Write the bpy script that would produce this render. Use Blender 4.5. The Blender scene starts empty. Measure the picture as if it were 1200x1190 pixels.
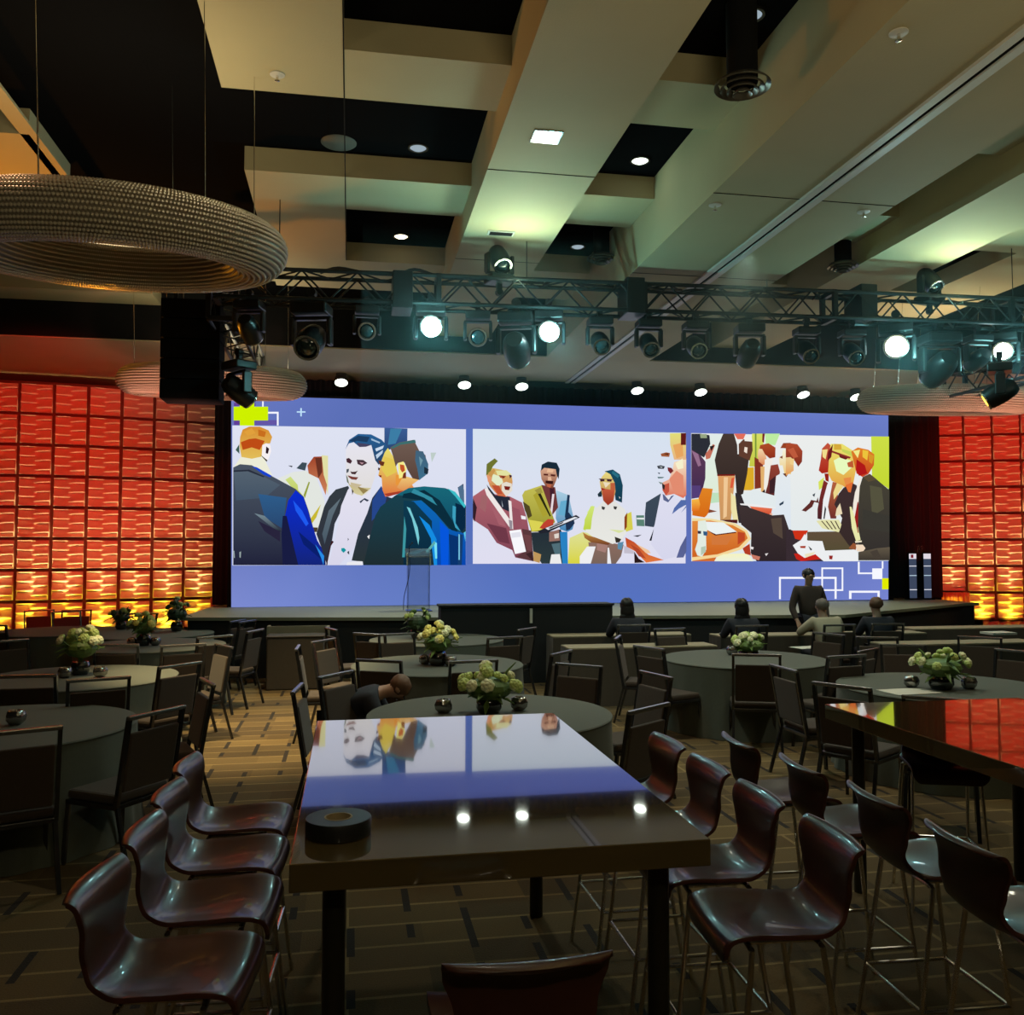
import bpy, bmesh, math, random
from mathutils import Vector, Matrix, Euler
R=random.Random(7)
sc=bpy.context.scene; C=bpy.context.collection; PI=math.pi
sc.view_settings.view_transform='Standard'; sc.view_settings.look='None'
sc.view_settings.exposure=0.0; sc.view_settings.gamma=1.0
# ---------------- camera
H=2.0; YAW=math.radians(10.2); PIT=math.radians(2.7); F=1054.0
cd=bpy.data.cameras.new('camera'); cam=bpy.data.objects.new('camera',cd); C.objects.link(cam)
cam.location=(0,0,H); cam.rotation_euler=(PI/2+PIT,0,-YAW)
cd.sensor_width=36; cd.sensor_fit='HORIZONTAL'; cd.lens=36*F/1200; cd.clip_end=200
sc.camera=cam
_cy,_sy,_cp,_sp=math.cos(YAW),math.sin(YAW),math.cos(PIT),math.sin(PIT)
def ray(px,py):
    a=(px-600)/F;b=(595-py)/F
    return (_sy*_cp+a*_cy-b*_sy*_sp, _cy*_cp-a*_sy-b*_cy*_sp, _sp+b*_cp)
def atz(px,py,z):
    r=ray(px,py);t=(z-H)/r[2];return Vector((r[0]*t,r[1]*t,z))
def aty(px,py,Y):
    r=ray(px,py);t=Y/r[1];return Vector((r[0]*t,Y,H+r[2]*t))
# ---------------- materials
def lin(c): return tuple((x/255/12.92 if x/255<=.04045 else ((x/255+.055)/1.055)**2.4) for x in c)
MATS={}
def mat(name,col,rough=.5,metal=0,coat=0,noise=0,nscale=8,emit=None,es=0,trans=0,bump=0,bscale=40,spec=.5,sheen=0):
    m=bpy.data.materials.new(name); m.use_nodes=True; nt=m.node_tree; b=nt.nodes['Principled BSDF']
    b.inputs['Base Color'].default_value=(*col,1); b.inputs['Roughness'].default_value=rough
    b.inputs['Metallic'].default_value=metal; b.inputs['Coat Weight'].default_value=coat
    b.inputs['Coat Roughness'].default_value=.05
    b.inputs['Specular IOR Level'].default_value=spec
    b.inputs['Transmission Weight'].default_value=trans
    b.inputs['Sheen Weight'].default_value=sheen
    if emit: b.inputs['Emission Color'].default_value=(*emit,1); b.inputs['Emission Strength'].default_value=es
    tc=nt.nodes.new('ShaderNodeTexCoord')
    n=nt.nodes.new('ShaderNodeTexNoise'); n.inputs['Scale'].default_value=nscale; n.inputs['Detail'].default_value=4
    nt.links.new(tc.outputs['Object'],n.inputs['Vector'])
    mx=nt.nodes.new('ShaderNodeMix'); mx.data_type='RGBA'
    k=noise if noise else .06
    mx.inputs['A'].default_value=(*[x*(1-k) for x in col],1); mx.inputs['B'].default_value=(*[min(1,x*(1+k)) for x in col],1)
    nt.links.new(n.outputs['Fac'],mx.inputs['Factor']); nt.links.new(mx.outputs['Result'],b.inputs['Base Color'])
    if bump:
        n2=nt.nodes.new('ShaderNodeTexNoise'); n2.inputs['Scale'].default_value=bscale; n2.inputs['Detail'].default_value=3
        nt.links.new(tc.outputs['Object'],n2.inputs['Vector'])
        bp=nt.nodes.new('ShaderNodeBump'); bp.inputs['Strength'].default_value=bump; bp.inputs['Distance'].default_value=.01
        nt.links.new(n2.outputs['Fac'],bp.inputs['Height']); nt.links.new(bp.outputs['Normal'],b.inputs['Normal'])
    MATS[name]=m; return m
def emis(name,col,s):
    m=bpy.data.materials.new(name); m.use_nodes=True; nt=m.node_tree; nt.nodes.clear()
    o=nt.nodes.new('ShaderNodeOutputMaterial'); e=nt.nodes.new('ShaderNodeEmission')
    e.inputs['Color'].default_value=(*col,1); e.inputs['Strength'].default_value=s
    nt.links.new(e.outputs[0],o.inputs['Surface']); MATS[name]=m; return m
def vcemis(name,s):
    m=emis(name,(1,1,1),s); nt=m.node_tree; e=[n for n in nt.nodes if n.type=='EMISSION'][0]
    a=nt.nodes.new('ShaderNodeVertexColor'); a.layer_name='Col'; nt.links.new(a.outputs['Color'],e.inputs['Color']); return m
plaster=mat('ceiling_plaster',(.45,.39,.235),.75,noise=.07,nscale=1.5,bump=.15,bscale=60)
deck=mat('ceiling_deck',(.006,.006,.007),.95,spec=0)
black=mat('black_metal',(.012,.012,.013),.35,spec=.5)
blackm=mat('matte_black',(.010,.010,.011),.9,spec=.1)
truss_m=mat('truss_black',(.02,.021,.022),.4,metal=.3)
chrome=mat('chrome',(.80,.78,.74),.22,metal=1)
shell_m=mat('stool_shell',(.048,.014,.009),.34,coat=.25,noise=.15,nscale=20)
bar_top=mat('bar_table_lacquer',(.085,.060,.024),.018,coat=1.0,noise=.08,nscale=3,spec=.9)
bar_leg=mat('bar_table_leg',(.035,.032,.022),.3,metal=.6)
cloth=mat('table_cloth',(.085,.095,.075),.9,noise=.1,nscale=30,sheen=.1)
cloth_br=mat('brown_cloth',(.06,.045,.03),.9,noise=.12,nscale=30,sheen=.1)
beige=mat('beige_cloth',(.30,.25,.16),.85,noise=.08)
fab=mat('chair_fabric',(.042,.026,.015),.9,noise=.2,nscale=60,sheen=.15)
rail_m=mat('chair_frame',(.02,.02,.021),.22,metal=.0,coat=.6)
velvet=mat('black_drape',(.010,.012,.018),.85)
stage_top=mat('stage_deck',(.23,.24,.16),.55,noise=.06)
stage_sk=mat('stage_skirt',(.010,.011,.012),.85)
tile_m=mat('wave_tile',(.62,.50,.42),.45,noise=.04)
tile_back=mat('panel_backing',(.10,.03,.02),.7)
wallm=mat('wall_paint',(.06,.045,.03),.85)
rail_hi=mat('polished_rail',(.30,.30,.30),.25,metal=.8)  # polished top rails, base colour lightened to bring out the overhead highlight
orange_cl=mat('orange_drape',(.65,.30,.14),.6)
skin_m=mat('skin',(.42,.24,.16),.55); hair_d=mat('dark_hair',(.012,.010,.010),.5); hair_b=mat('brown_hair',(.15,.075,.04),.6); hair_g=mat('grey_hair',(.16,.13,.11),.6)
shirt_w=mat('white_shirt',(.42,.37,.26),.85); shirt_d=mat('dark_jacket',(.018,.02,.03),.85); shirt_b=mat('brown_shirt',(.05,.035,.028),.85)
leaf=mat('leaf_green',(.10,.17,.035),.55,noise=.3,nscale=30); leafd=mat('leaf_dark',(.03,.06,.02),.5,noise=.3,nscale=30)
bl_y=mat('yellow_bloom',(.90,.78,.20),.6,noise=.12,nscale=30); bl_g=mat('green_bloom',(.55,.66,.20),.6,noise=.15,nscale=30); bl_w=mat('cream_bloom',(.82,.82,.50),.6,noise=.1,nscale=30)
glassd=mat('dark_glass',(.01,.012,.012),.06,coat=1,spec=.8)
mercury=mat('mercury_glass',(.35,.34,.33),.15,metal=.9)
acr=mat('acrylic',(.75,.8,.85),.05,trans=.92,spec=.4)
paper=mat('paper',(.6,.58,.5),.8)
crystal=mat('crystal_bead',(.80,.70,.56),.22,metal=.15,spec=1.0)
def carpet_mat():
    m=mat('carpet',(.16,.115,.05),.95); nt=m.node_tree; b=nt.nodes['Principled BSDF']
    tc=nt.nodes.new('ShaderNodeTexCoord')
    def brick(w,h,mort,offs,sc_,rot=0):
        mp=nt.nodes.new('ShaderNodeMapping'); mp.inputs['Rotation'].default_value=(0,0,rot)
        nt.links.new(tc.outputs['Object'],mp.inputs['Vector'])
        k=nt.nodes.new('ShaderNodeTexBrick'); k.inputs['Scale'].default_value=sc_
        k.inputs['Brick Width'].default_value=w; k.inputs['Row Height'].default_value=h; k.inputs['Mortar Size'].default_value=mort
        k.offset=offs; k.inputs['Mortar Smooth'].default_value=.1
        nt.links.new(mp.outputs[0],k.inputs['Vector']); return k
    A=(.15,.094,.028,1); B=(.20,.130,.044,1); L=(.36,.25,.10,1); D=(.022,.013,.007,1)
    k1=brick(6,.26,.012,.5,1); k1.inputs['Color1'].default_value=A; k1.inputs['Color2'].default_value=B; k1.inputs['Mortar'].default_value=L
    # dark dashes running away from the stage: narrow cells picked by noise
    sp=nt.nodes.new('ShaderNodeSeparateXYZ'); nt.links.new(tc.outputs['Object'],sp.inputs[0])
    def math_(op,a,b_=None):
        n=nt.nodes.new('ShaderNodeMath'); n.operation=op
        for i,v in enumerate((a,b_)):
            if v is None: continue
            if isinstance(v,(int,float)): n.inputs[i].default_value=v
            else: nt.links.new(v,n.inputs[i])
        return n.outputs[0]
    X=math_('MULTIPLY',sp.outputs[0],1/.31); Yv=math_('MULTIPLY',sp.outputs[1],1/.17)
    fx=math_('FRACT',X); cx=math_('FLOOR',X); cyy=math_('FLOOR',Yv)
    cmb=nt.nodes.new('ShaderNodeCombineXYZ'); nt.links.new(cx,cmb.inputs[0]); nt.links.new(cyy,cmb.inputs[1])
    wn=nt.nodes.new('ShaderNodeTexWhiteNoise'); nt.links.new(cmb.outputs[0],wn.inputs['Vector'])
    pick=math_('GREATER_THAN',wn.outputs['Value'],.62); nar=math_('LESS_THAN',fx,.13)
    dash=math_('MULTIPLY',pick,nar)
    mx=nt.nodes.new('ShaderNodeMix'); mx.data_type='RGBA'; nt.links.new(dash,mx.inputs['Factor'])
    nt.links.new(k1.outputs['Color'],mx.inputs['A']); mx.inputs['B'].default_value=D
    # wide dark blocks
    k2=brick(.62,.26,0,.37,1); k2.inputs['Color1'].default_value=(1,1,1,1); k2.inputs['Color2'].default_value=(.45,.42,.38,1)
    m2=nt.nodes.new('ShaderNodeMix'); m2.data_type='RGBA'; m2.blend_type='MULTIPLY'; m2.inputs['Factor'].default_value=1
    nt.links.new(mx.outputs['Result'],m2.inputs['A']); nt.links.new(k2.outputs['Color'],m2.inputs['B'])
    n=nt.nodes.new('ShaderNodeTexNoise'); n.inputs['Scale'].default_value=120; nt.links.new(tc.outputs['Object'],n.inputs['Vector'])
    m3=nt.nodes.new('ShaderNodeMix'); m3.data_type='RGBA'; m3.blend_type='MULTIPLY'; m3.inputs['Factor'].default_value=.5
    nt.links.new(m2.outputs['Result'],m3.inputs['A']); nt.links.new(n.outputs['Fac'],m3.inputs['B'])
    nt.links.new(m3.outputs['Result'],b.inputs['Base Color'])
    bp=nt.nodes.new('ShaderNodeBump'); bp.inputs['Strength'].default_value=.4; bp.inputs['Distance'].default_value=.01
    nt.links.new(n.outputs['Fac'],bp.inputs['Height']); nt.links.new(bp.outputs['Normal'],b.inputs['Normal'])
    return m
carpet=carpet_mat()
# ---------------- mesh builder
class MB:
    def __init__(s): s.bm=bmesh.new(); s.mi=0
    def _tag(s,n0):
        for f in list(s.bm.faces)[n0:]: f.material_index=s.mi
    def box(s,x0,x1,y0,y1,z0,z1,M=None):
        n0=len(s.bm.faces)
        v=[s.bm.verts.new((M@Vector(p)) if M else p) for p in [(x0,y0,z0),(x1,y0,z0),(x1,y1,z0),(x0,y1,z0),(x0,y0,z1),(x1,y0,z1),(x1,y1,z1),(x0,y1,z1)]]
        for q in [(0,3,2,1),(4,5,6,7),(0,1,5,4),(1,2,6,5),(2,3,7,6),(3,0,4,7)]: s.bm.faces.new([v[i] for i in q])
        s._tag(n0); return s
    def tube(s,pts,r,n=8,cap=True,closed=False):
        n0=len(s.bm.faces); pts=[Vector(p) for p in pts]; rings=[]
        rr=r if isinstance(r,(list,tuple)) else [r]*len(pts)
        N=len(pts); up=None
        for i,p in enumerate(pts):
            a=pts[i-1] if (i>0 or closed) else p; b=pts[(i+1)%N] if (i<N-1 or closed) else p
            d=(b-a).normalized()
            if up is None:
                up=Vector((0,0,1)) if abs(d.z)<.9 else Vector((1,0,0))
            u=(up-d*up.dot(d)).normalized(); w=d.cross(u); up=u
            rings.append([s.bm.verts.new(p+(u*math.cos(2*PI*k/n)+w*math.sin(2*PI*k/n))*rr[i]) for k in range(n)])
        for i in range(N if closed else N-1):
            A,B=rings[i],rings[(i+1)%N]
            for k in range(n): s.bm.faces.new((A[k],A[(k+1)%n],B[(k+1)%n],B[k]))
        if cap and not closed:
            s.bm.faces.new(rings[0][::-1]); s.bm.faces.new(rings[-1])
        s._tag(n0); return s
    def bar(s,a,b,w,t=None):  # square section bar
        a,b=Vector(a),Vector(b); t=t or w; d=(b-a); L=d.length; d.normalize()
        q=d.to_track_quat('Z','Y').to_matrix().to_4x4(); M=Matrix.Translation(a)@q
        return s.box(-w/2,w/2,-t/2,t/2,0,L,M)
    def lathe(s,prof,n=24,M=None,closed_top=True):
        n0=len(s.bm.faces); rings=[]
        for r,z in prof:
            rings.append([s.bm.verts.new((M@Vector((r*math.cos(2*PI*k/n),r*math.sin(2*PI*k/n),z))) if M else (r*math.cos(2*PI*k/n),r*math.sin(2*PI*k/n),z)) for k in range(n)])
        for A,B in zip(rings,rings[1:]):
            for k in range(n): s.bm.faces.new((A[k],A[(k+1)%n],B[(k+1)%n],B[k]))
        if closed_top:
            s.bm.faces.new(rings[0][::-1]); s.bm.faces.new(rings[-1])
        s._tag(n0); return s
    def grid(s,f,nu,nv,closeu=False):
        n0=len(s.bm.faces); V=[[s.bm.verts.new(f(i/nu,j/nv)) for i in range(nu+(0 if closeu else 1))] for j in range(nv+1)]
        for j in range(nv):
            for i in range(nu):
                i2=(i+1)%nu if closeu else i+1
                s.bm.faces.new((V[j][i],V[j][i2],V[j+1][i2],V[j+1][i]))
        s._tag(n0); return s
    def ell(s,c,r,seg=12,rings=8,rot=None,fn=None):
        n0=len(s.bm.faces); M=Matrix.Translation(c)@(rot.to_matrix().to_4x4() if rot else Matrix())@Matrix.Diagonal((*r,1))
        res=bmesh.ops.create_uvsphere(s.bm,u_segments=seg,v_segments=rings,radius=1)
        for v in res['verts']:
            co=v.co.copy()
            if fn: co=co*fn(co)
            v.co=M@co
        s._tag(n0); return s
    def build(s,name,mats,parent=None,smooth=False,loc=None,bevel=0,props=None):
        bm=s.bm; bmesh.ops.recalc_face_normals(bm,faces=bm.faces)
        me=bpy.data.meshes.new(name); bm.to_mesh(me); bm.free()
        for m in (mats if isinstance(mats,(list,tuple)) else [mats]): me.materials.append(m)
        if smooth:
            me.polygons.foreach_set('use_smooth',[True]*len(me.polygons))
            if smooth!='all': me.set_sharp_from_angle(angle=math.radians(40))
        o=bpy.data.objects.new(name,me); C.objects.link(o)
        if parent: o.parent=parent
        if loc is not None: o.location=loc
        if bevel:
            b=o.modifiers.new('bevel','BEVEL'); b.width=bevel; b.segments=2; b.limit_method='ANGLE'
        for k,v in (props or {}).items(): o[k]=v
        return o
def tag(o,label=None,cat=None,group=None,kind=None):
    if label: o['label']=label
    if cat: o['category']=cat
    if group: o['group']=group
    if kind: o['kind']=kind
    return o
def thing(name,label,cat,loc=(0,0,0),rz=0,group=None):
    o=bpy.data.objects.new(name,None); C.objects.link(o); o.empty_display_size=.1
    o.location=loc; o.rotation_euler=(0,0,rz); return tag(o,label,cat,group)
KIDS={}
def copy_tree(o,parent=None):
    c=o.copy(); C.objects.link(c)
    if parent: c.parent=parent
    for ch in list(o.children): copy_tree(ch,c)
    return c
def dup(o,loc,rz,label,group=None,cat=None):
    c=copy_tree(o); c.location=loc; c.rotation_euler=(0,0,rz); c['label']=label
    if group: c['group']=group
    return c
def S(m,name,mt,parent=None,**k):
    o=m.build(name,mt,parent,**k)
    if not parent: o['kind']='structure'
    return o
def bez(P,n=8):
    out=[]
    P=[Vector(p) for p in P]
    for i in range(len(P)-1):
        p0=P[max(i-1,0)];p1=P[i];p2=P[i+1];p3=P[min(i+2,len(P)-1)]
        for k in range(n):
            t=k/n
            out.append(.5*((2*p1)+(p2-p0)*t+(2*p0-5*p1+4*p2-p3)*t*t+(3*p1-p0-3*p2+p3)*t**3))
    out.append(P[-1]); return out
# ---------------- shell of the room
S(MB().box(-10,19,-6,20.6,-.1,0),'floor',carpet)
S(MB().box(-10,19,20.4,20.6,0,7),'wall_back',wallm); S(MB().box(-10.2,-10,-6,20.6,0,7),'wall_left',wallm)
S(MB().box(19,19.2,-6,20.6,0,7),'wall_right',wallm); S(MB().box(-10,19,-6.2,-6,0,7),'wall_front',wallm)
ceil=S(MB().box(-10,19,-6,20.6,6.15,6.3),'ceiling',deck)
def beam(x0,x1,y0,y1,z0,z1=6.15,m=plaster): return MB().box(x0,x1,y0,y1,z0,z1).build('beam',m,ceil)
rows=[(-3.5,-2.7),(-1,-.2),(1.5,2.3),(4.4,5.2),(6.96,7.73),(9.4,10.3),(12.15,13.5)]
for y0,y1 in rows:
    beam(-1.1,1.25,y0,y1,5.9); beam(2.3,3.3,y0,y1,5.9); beam(5.15,6.3,y0,y1,5.9); beam(7.35,9.7,y0,y1,5.9); beam(11.5,14.5,y0,y1,5.9)
for y0,y1 in [(-2.7,-1),(5.2,7.73-.77),(10.3,12.15)]: beam(-1.1,-.08,y0,y1,5.9); beam(8.6,9.7,y0,y1,5.9)
beam(1.25,2.3,-6,15,5.6); beam(6.3,7.35,-6,15,5.6)
sb=beam(3.3,5.15,-6,17.2,5.32)
MB().box(4.16,4.235,-6,17.2,5.295,5.33).build('track_rail',mat('track_white',(.62,.6,.55),.4),ceil)
MB().box(4.285,4.36,-6,17.2,5.295,5.33).build('track_rail',MATS['track_white'],ceil)
MB().box(4.235,4.285,-6,17.2,5.312,5.33).build('track_groove',blackm,ceil)
# joints between the ceiling boards
for (x0,x1,y,z) in [(1.25,2.3,8.25,5.597),(1.25,2.3,10.9,5.597),(3.3,5.15,7.75,5.317),(3.3,5.15,10.2,5.317)]:
    MB().box(x0,x1,y,y+.012,z,z+.01).build('board_joint',blackm,ceil)
MB().box(-.087,-.077,5.2,12.15,5.897,5.905).build('board_joint',blackm,ceil)
# left recess and its beams
beam(-2.95,-1.1,12.4,13.3,5.9)
for y0,y1 in [(8.95,10.2),(11.35,12.1),(14.3,15)]: beam(-6.2,-3.0,y0,y1,5.9)
beam(-3.08,-2.93,7.9,13.3,5.9,5.93)
beam(-8.5,-6.2,8,15,5.6)
# the low soffit in front of the screen, with a black sheet over its front face
for x0,x1 in [(-10,3.3),(5.15,19)]:
    beam(x0,x1,15,20.4,5.32)
    MB().box(x0,x1,14.96,15.0,5.34,6.15).build('black_riser',blackm,ceil)
# ---------------- stage
def prism(pts,z0,z1,name,mt,parent=None,**k):
    m=MB(); b=m.bm; lo=[b.verts.new((x,y,z0)) for x,y in pts]; hi=[b.verts.new((x,y,z1)) for x,y in pts]
    b.faces.new(lo[::-1]); b.faces.new(hi); n=len(pts)
    for i in range(n): b.faces.new((lo[i],lo[(i+1)%n],hi[(i+1)%n],hi[i]))
    return m.build(name,mt,parent,**k)
st=thing('stage','long low stage with pale deck and black skirt under the big video screen','stage',(4,14,0))
SP=[(-2.6,14.75),(1.4,14.05),(4.1,13.9),(7.9,13.45),(11.9,15.9),(12.3,16.0),(12.3,18.1),(-2.5,18.1)]
SPl=[(x-4,y-14) for x,y in SP]
prism([(x,y) for x,y in SPl],.90,.95,'deck',stage_top,st)
cx_=1.2;cy_=2
prism([(cx_+(x-cx_)*.985,cy_+(y-cy_)*.98) for x,y in SPl],0,.90,'skirt',stage_sk,st)
rs=thing('black_riser','black draped block standing at the middle of the stage front','riser',(2.65,13.55,0))
MB().box(-1.32,1.32,-.2,.2,0,1.15).build('skirt',stage_sk,rs,bevel=.01)
MB().box(-1.34,1.34,-.22,.22,1.15,1.18).build('top',stage_sk,rs)
MB().box(.02,.06,-.235,-.215,.90,1.12).build('cable_marker',paper,rs)
# drape around the screen
dr=MB().grid(lambda u,v:Vector((-2.55+15.35*u,17.75+.05*math.sin(u*480)+.02*math.sin(u*177),.96+4.34*v)),900,2).build('stage_drape',velvet,smooth='all')
tag(dr,'black pleated drape hanging behind and beside the big video screen','drape')
# ---------------- video wall
vw=thing('video_wall','huge glowing blue video wall showing three photographs of people talking','screen',(4.5,17.15,.95))
MB().box(-6.7,6.68,0,.2,-.0,3.94).build('cabinet',blackm,vw)
VC=vcemis('screen_glow',1.0)
class Art:
    def __init__(s): s.bm=bmesh.new(); s.lay=s.bm.loops.layers.color.new('Col') if False else s.bm.loops.layers.float_color.new('Col'); s.k=0
    def poly(s,pts,c,c2=None,step=1):
        s.k+=step; yy=17.146-s.k*.0004
        ys=[p[1] for p in pts]; a,b=min(ys),max(ys)
        vs=[]
        for p in pts:
            r=ray(*p); t=17.146/r[1]; vs.append(s.bm.verts.new((r[0]*t-4.5,yy-17.15,H+r[2]*t-.95)))
        try: f=s.bm.faces.new(vs)
        except Exception: return
        for l,p in zip(f.loops,pts):
            w=(p[1]-a)/(b-a) if b>a else 0
            cc=[x*(1-w)+y*w for x,y in zip(lin(c),lin(c2 or c))]
            l[s.lay]=(*cc,1)
    def quad4(s,pts,cs):
        vs=[]
        for p in pts:
            r=ray(*p); t=17.146/r[1]; vs.append(s.bm.verts.new((r[0]*t-4.5,-.004,H+r[2]*t-.95)))
        f=s.bm.faces.new(vs)
        for l,c in zip(f.loops,cs): l[s.lay]=(*lin(c),1)
    def out(s,name):
        bmesh.ops.triangulate(s.bm,faces=[f for f in s.bm.faces if len(f.verts)>3],ngon_method='EAR_CLIP')
        for f in s.bm.faces:
            f.normal_update()
            if f.normal.y>0: f.normal_flip()
        me=bpy.data.meshes.new(name); s.bm.to_mesh(me); s.bm.free(); me.materials.append(VC)
        o=bpy.data.objects.new(name,me); C.objects.link(o); o.parent=vw; return o
def rect(x0,y0,x1,y1): return [(x0,y0),(x1,y0),(x1,y1),(x0,y1)]
g=Art()
TL,TR,BL,BR=(272,463.5),(1040,487),(270,712),(1043,703)
def ez(x,top):  # top/bottom edge rows at x
    t=(x-271)/770
    return TL[1]+(TR[1]-TL[1])*t if top else BL[1]+(BR[1]-BL[1])*t
xs=[271,330,420,520,640,760,880,980,1041]
ct=[(112,120,190),(100,118,190),(92,112,184),(92,108,186),(96,112,192),(98,114,196),(100,118,196),(104,122,198),(108,126,200)]
cm=[(90,110,180)]*9
cb=[(124,138,208),(118,136,208),(104,126,200),(98,124,196),(84,114,192),(86,114,192),(96,114,192),(110,126,200),(118,132,208)]
for i in range(8):
    a,b=xs[i],xs[i+1]; ma,mb=580,580
    for (p,q,cp_,cq_) in [((ez(a,1),ez(b,1)),(ma,mb),ct,cm),((ma,mb),(ez(a,0),ez(b,0)),cm,cb)]:
        g.quad4([(a,p[0]),(b,p[1]),(b,q[1]),(a,q[0])],[cp_[i],cp_[i+1],cq_[i+1],cq_[i]])
W=(245,246,255); Yl=(206,240,0)
def gl(o,sx,r,c=W): g.poly([(o[0]+x/sx,o[1]+y/sx) for x,y in rect(*r)],c)
o=(265,450)
gl(o,10,(92,222,345,262),(96,62,150)); gl(o,10,(92,425,165,482),(96,62,150)); gl(o,10,(320,425,600,482),(100,86,165))
gl(o,10,(422,150,440,275)); gl(o,10,(488,328,615,350)); gl(o,10,(595,328,615,490))
gl(o,10,(160,150,330,492),Yl); gl(o,10,(88,268,492,430),Yl)
gl(o,10,(828,322,930,338),(190,225,250)); gl(o,10,(869,285,887,382),(190,225,250))
o=(900,640)
for r in [(96,272,112,468),(96,272,600,290),(584,272,602,466),(468,190,660,204),(468,190,482,396),(646,190,660,396),(468,382,660,396),
          (788,140,804,248),(788,234,916,248),(998,136,1012,200),(710,394,980,412),(710,394,732,466),(960,394,980,464)]: gl(o,7.5,r)
gl(o,7.5,(914,198,1003,292)); gl(o,7.5,(1000,284,1056,382),(225,235,0))
g.out('graphic_background')
class Pic:
    def __init__(s,r): s.a=Art(); s.r=r
    def set(s,o,k,flip=False): s.o=o; s.s=k
    def p(s,pts,c,c2=None):
        x0,y0,x1,y1=s.r
        s.a.poly([(min(max(s.o[0]+x/s.s,x0),x1),min(max(s.o[1]+y/s.s,y0),y1)) for x,y in pts],c,c2)
# --- picture one: three men in a bright hall
A=Pic((272.5,500.5,545.5,662.5)); A.a.k=70
A.a.poly([(272.5,499),(546,503.5),(546,662),(272.5,663)],(222,226,242),(216,220,240))
A.set((400,490),6.613)
A.p([(333,78),(512,84),(510,200),(333,260)],(58,92,150),(40,70,110)); A.p([(380,84),(470,86),(420,200),(360,210)],(60,125,165))
A.p([(900,540),(945,510),(950,620),(935,640)],(60,65,90)); A.p([(690,270),(735,270),(700,345)],(190,205,200))
A.set((265,490),6.613)
A.p([(545,392),(590,345),(628,350),(612,410)],(62,78,88)); A.p([(480,370),(515,372),(510,385)],(60,60,70))
A.p([(400,470),(520,420),(620,410),(700,460),(765,650),(740,860),(690,900),(600,640)],(226,230,224))
A.p([(460,480),(500,455),(555,520),(560,560),(610,620),(560,600)],(205,222,130),(190,200,90))
A.p([(740,290),(790,295),(785,470),(790,600),(740,420)],(225,222,165))
A.p([(630,370),(680,302),(742,300),(752,430),(782,520),(772,600),(718,470),(640,432)],(160,66,40),(205,130,90))
A.p([(690,310),(742,310),(745,420),(715,470)],(105,50,36))
A.p([(600,600),(640,495),(650,500),(612,622)],(150,160,60)); A.p([(648,790),(735,670),(700,770),(662,825)],(200,185,50)); A.p([(662,848),(712,850),(704,885),(680,885)],(75,60,40))
A.p([(75,250),(103,205),(105,280)],(60,90,80))
# fair haired man in a blue suit, seen from behind
A.p([(118,300),(280,280),(330,390),(360,450),(240,390),(60,385)],(236,236,215))
A.p([(110,150),(130,92),(180,62),(262,60),(330,98),(358,150),(342,200),(292,200),(266,262),(274,302),(200,318),(120,304),(106,222)],(215,140,45),(226,190,90))
A.p([(115,190),(180,165),(230,160),(300,180),(262,250),(200,230),(130,250)],(190,76,22)); A.p([(140,110),(200,80),(230,120),(170,140)],(225,160,60)); A.p([(250,90),(310,110),(300,150),(250,140)],(200,110,30))
A.p([(282,212),(312,198),(344,212),(350,262),(330,318),(318,335),(278,290)],(246,240,242)); A.p([(312,222),(335,240),(325,280),(308,275)],(40,20,30)); A.p([(265,285),(278,295),(322,330),(315,342)],(60,50,20))
A.p([(57,385),(110,360),(200,368),(350,455),(540,552),(602,612),(640,720),(656,850),(700,940),(768,1060),(772,1142),(57,1142)],(74,84,98),(32,34,58))
A.p([(60,420),(200,412),(420,520),(300,620),(80,640)],(84,98,112),(66,82,100))
A.p([(250,590),(470,620),(440,860),(300,770)],(46,92,138),(40,70,110)); A.p([(220,740),(300,760),(430,880),(400,880)],(120,140,150),(30,36,50)); A.p([(250,800),(420,880),(420,960),(300,880)],(40,36,60))
A.p([(200,375),(240,384),(356,450),(340,462),(290,440)],(22,66,205)); A.p([(60,408),(180,402),(300,455),(290,462),(170,415),(60,420)],(40,46,60))
A.p([(540,562),(600,614),(636,720),(650,850),(742,1010),(768,1142),(560,1142),(472,960),(452,790),(482,640)],(10,44,205),(20,36,120))
A.p([(520,640),(590,720),(640,820),(620,840),(540,720)],(30,90,240)); A.p([(560,880),(700,1000),(760,1080),(740,1100),(600,980)],(10,30,110)); A.p([(690,980),(760,1070),(755,1140),(735,1080)],(40,140,230))
A.p([(440,760),(470,760),(480,1000),(560,1142),(440,1142),(430,900)],(24,28,66))
A.p([(58,1030),(66,1030),(70,1085),(62,1085)],(150,165,165)); A.p([(105,1040),(118,1035),(115,1085),(106,1080)],(150,165,165))
# second man, white shirt and grey jacket
A.p([(945,528),(850,556),(800,610),(760,690),(700,900),(740,1010),(782,1142),(820,960),(842,820),(932,640),(962,560)],(52,60,66),(44,46,60))
A.p([(890,620),(826,760),(764,980),(745,900),(795,720)],(98,114,124),(70,86,100)); A.p([(820,950),(835,960),(800,1010),(785,1142),(775,1142)],(60,20,25))
A.set((400,490),6.613)
A.p([(80,520),(230,560),(200,760),(95,1010),(-15,1142),(-100,1142),(-40,900),(0,680),(50,560)],(228,226,240),(216,214,234))
A.p([(310,528),(240,620),(200,740),(130,900),(80,1105),(165,1115),(170,1142),(480,1142),(480,640),(380,620),(330,600)],(38,52,76),(42,52,54))
A.p([(310,528),(240,640),(235,800),(330,700),(350,620)],(38,70,140)); A.p([(200,920),(220,905),(215,940)],(240,240,240))
A.p([(35,240),(60,200),(120,205),(240,220),(290,340),(280,400),(225,560),(190,596),(120,600),(62,520),(36,440),(36,330)],(230,228,238),(224,220,216))
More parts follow.
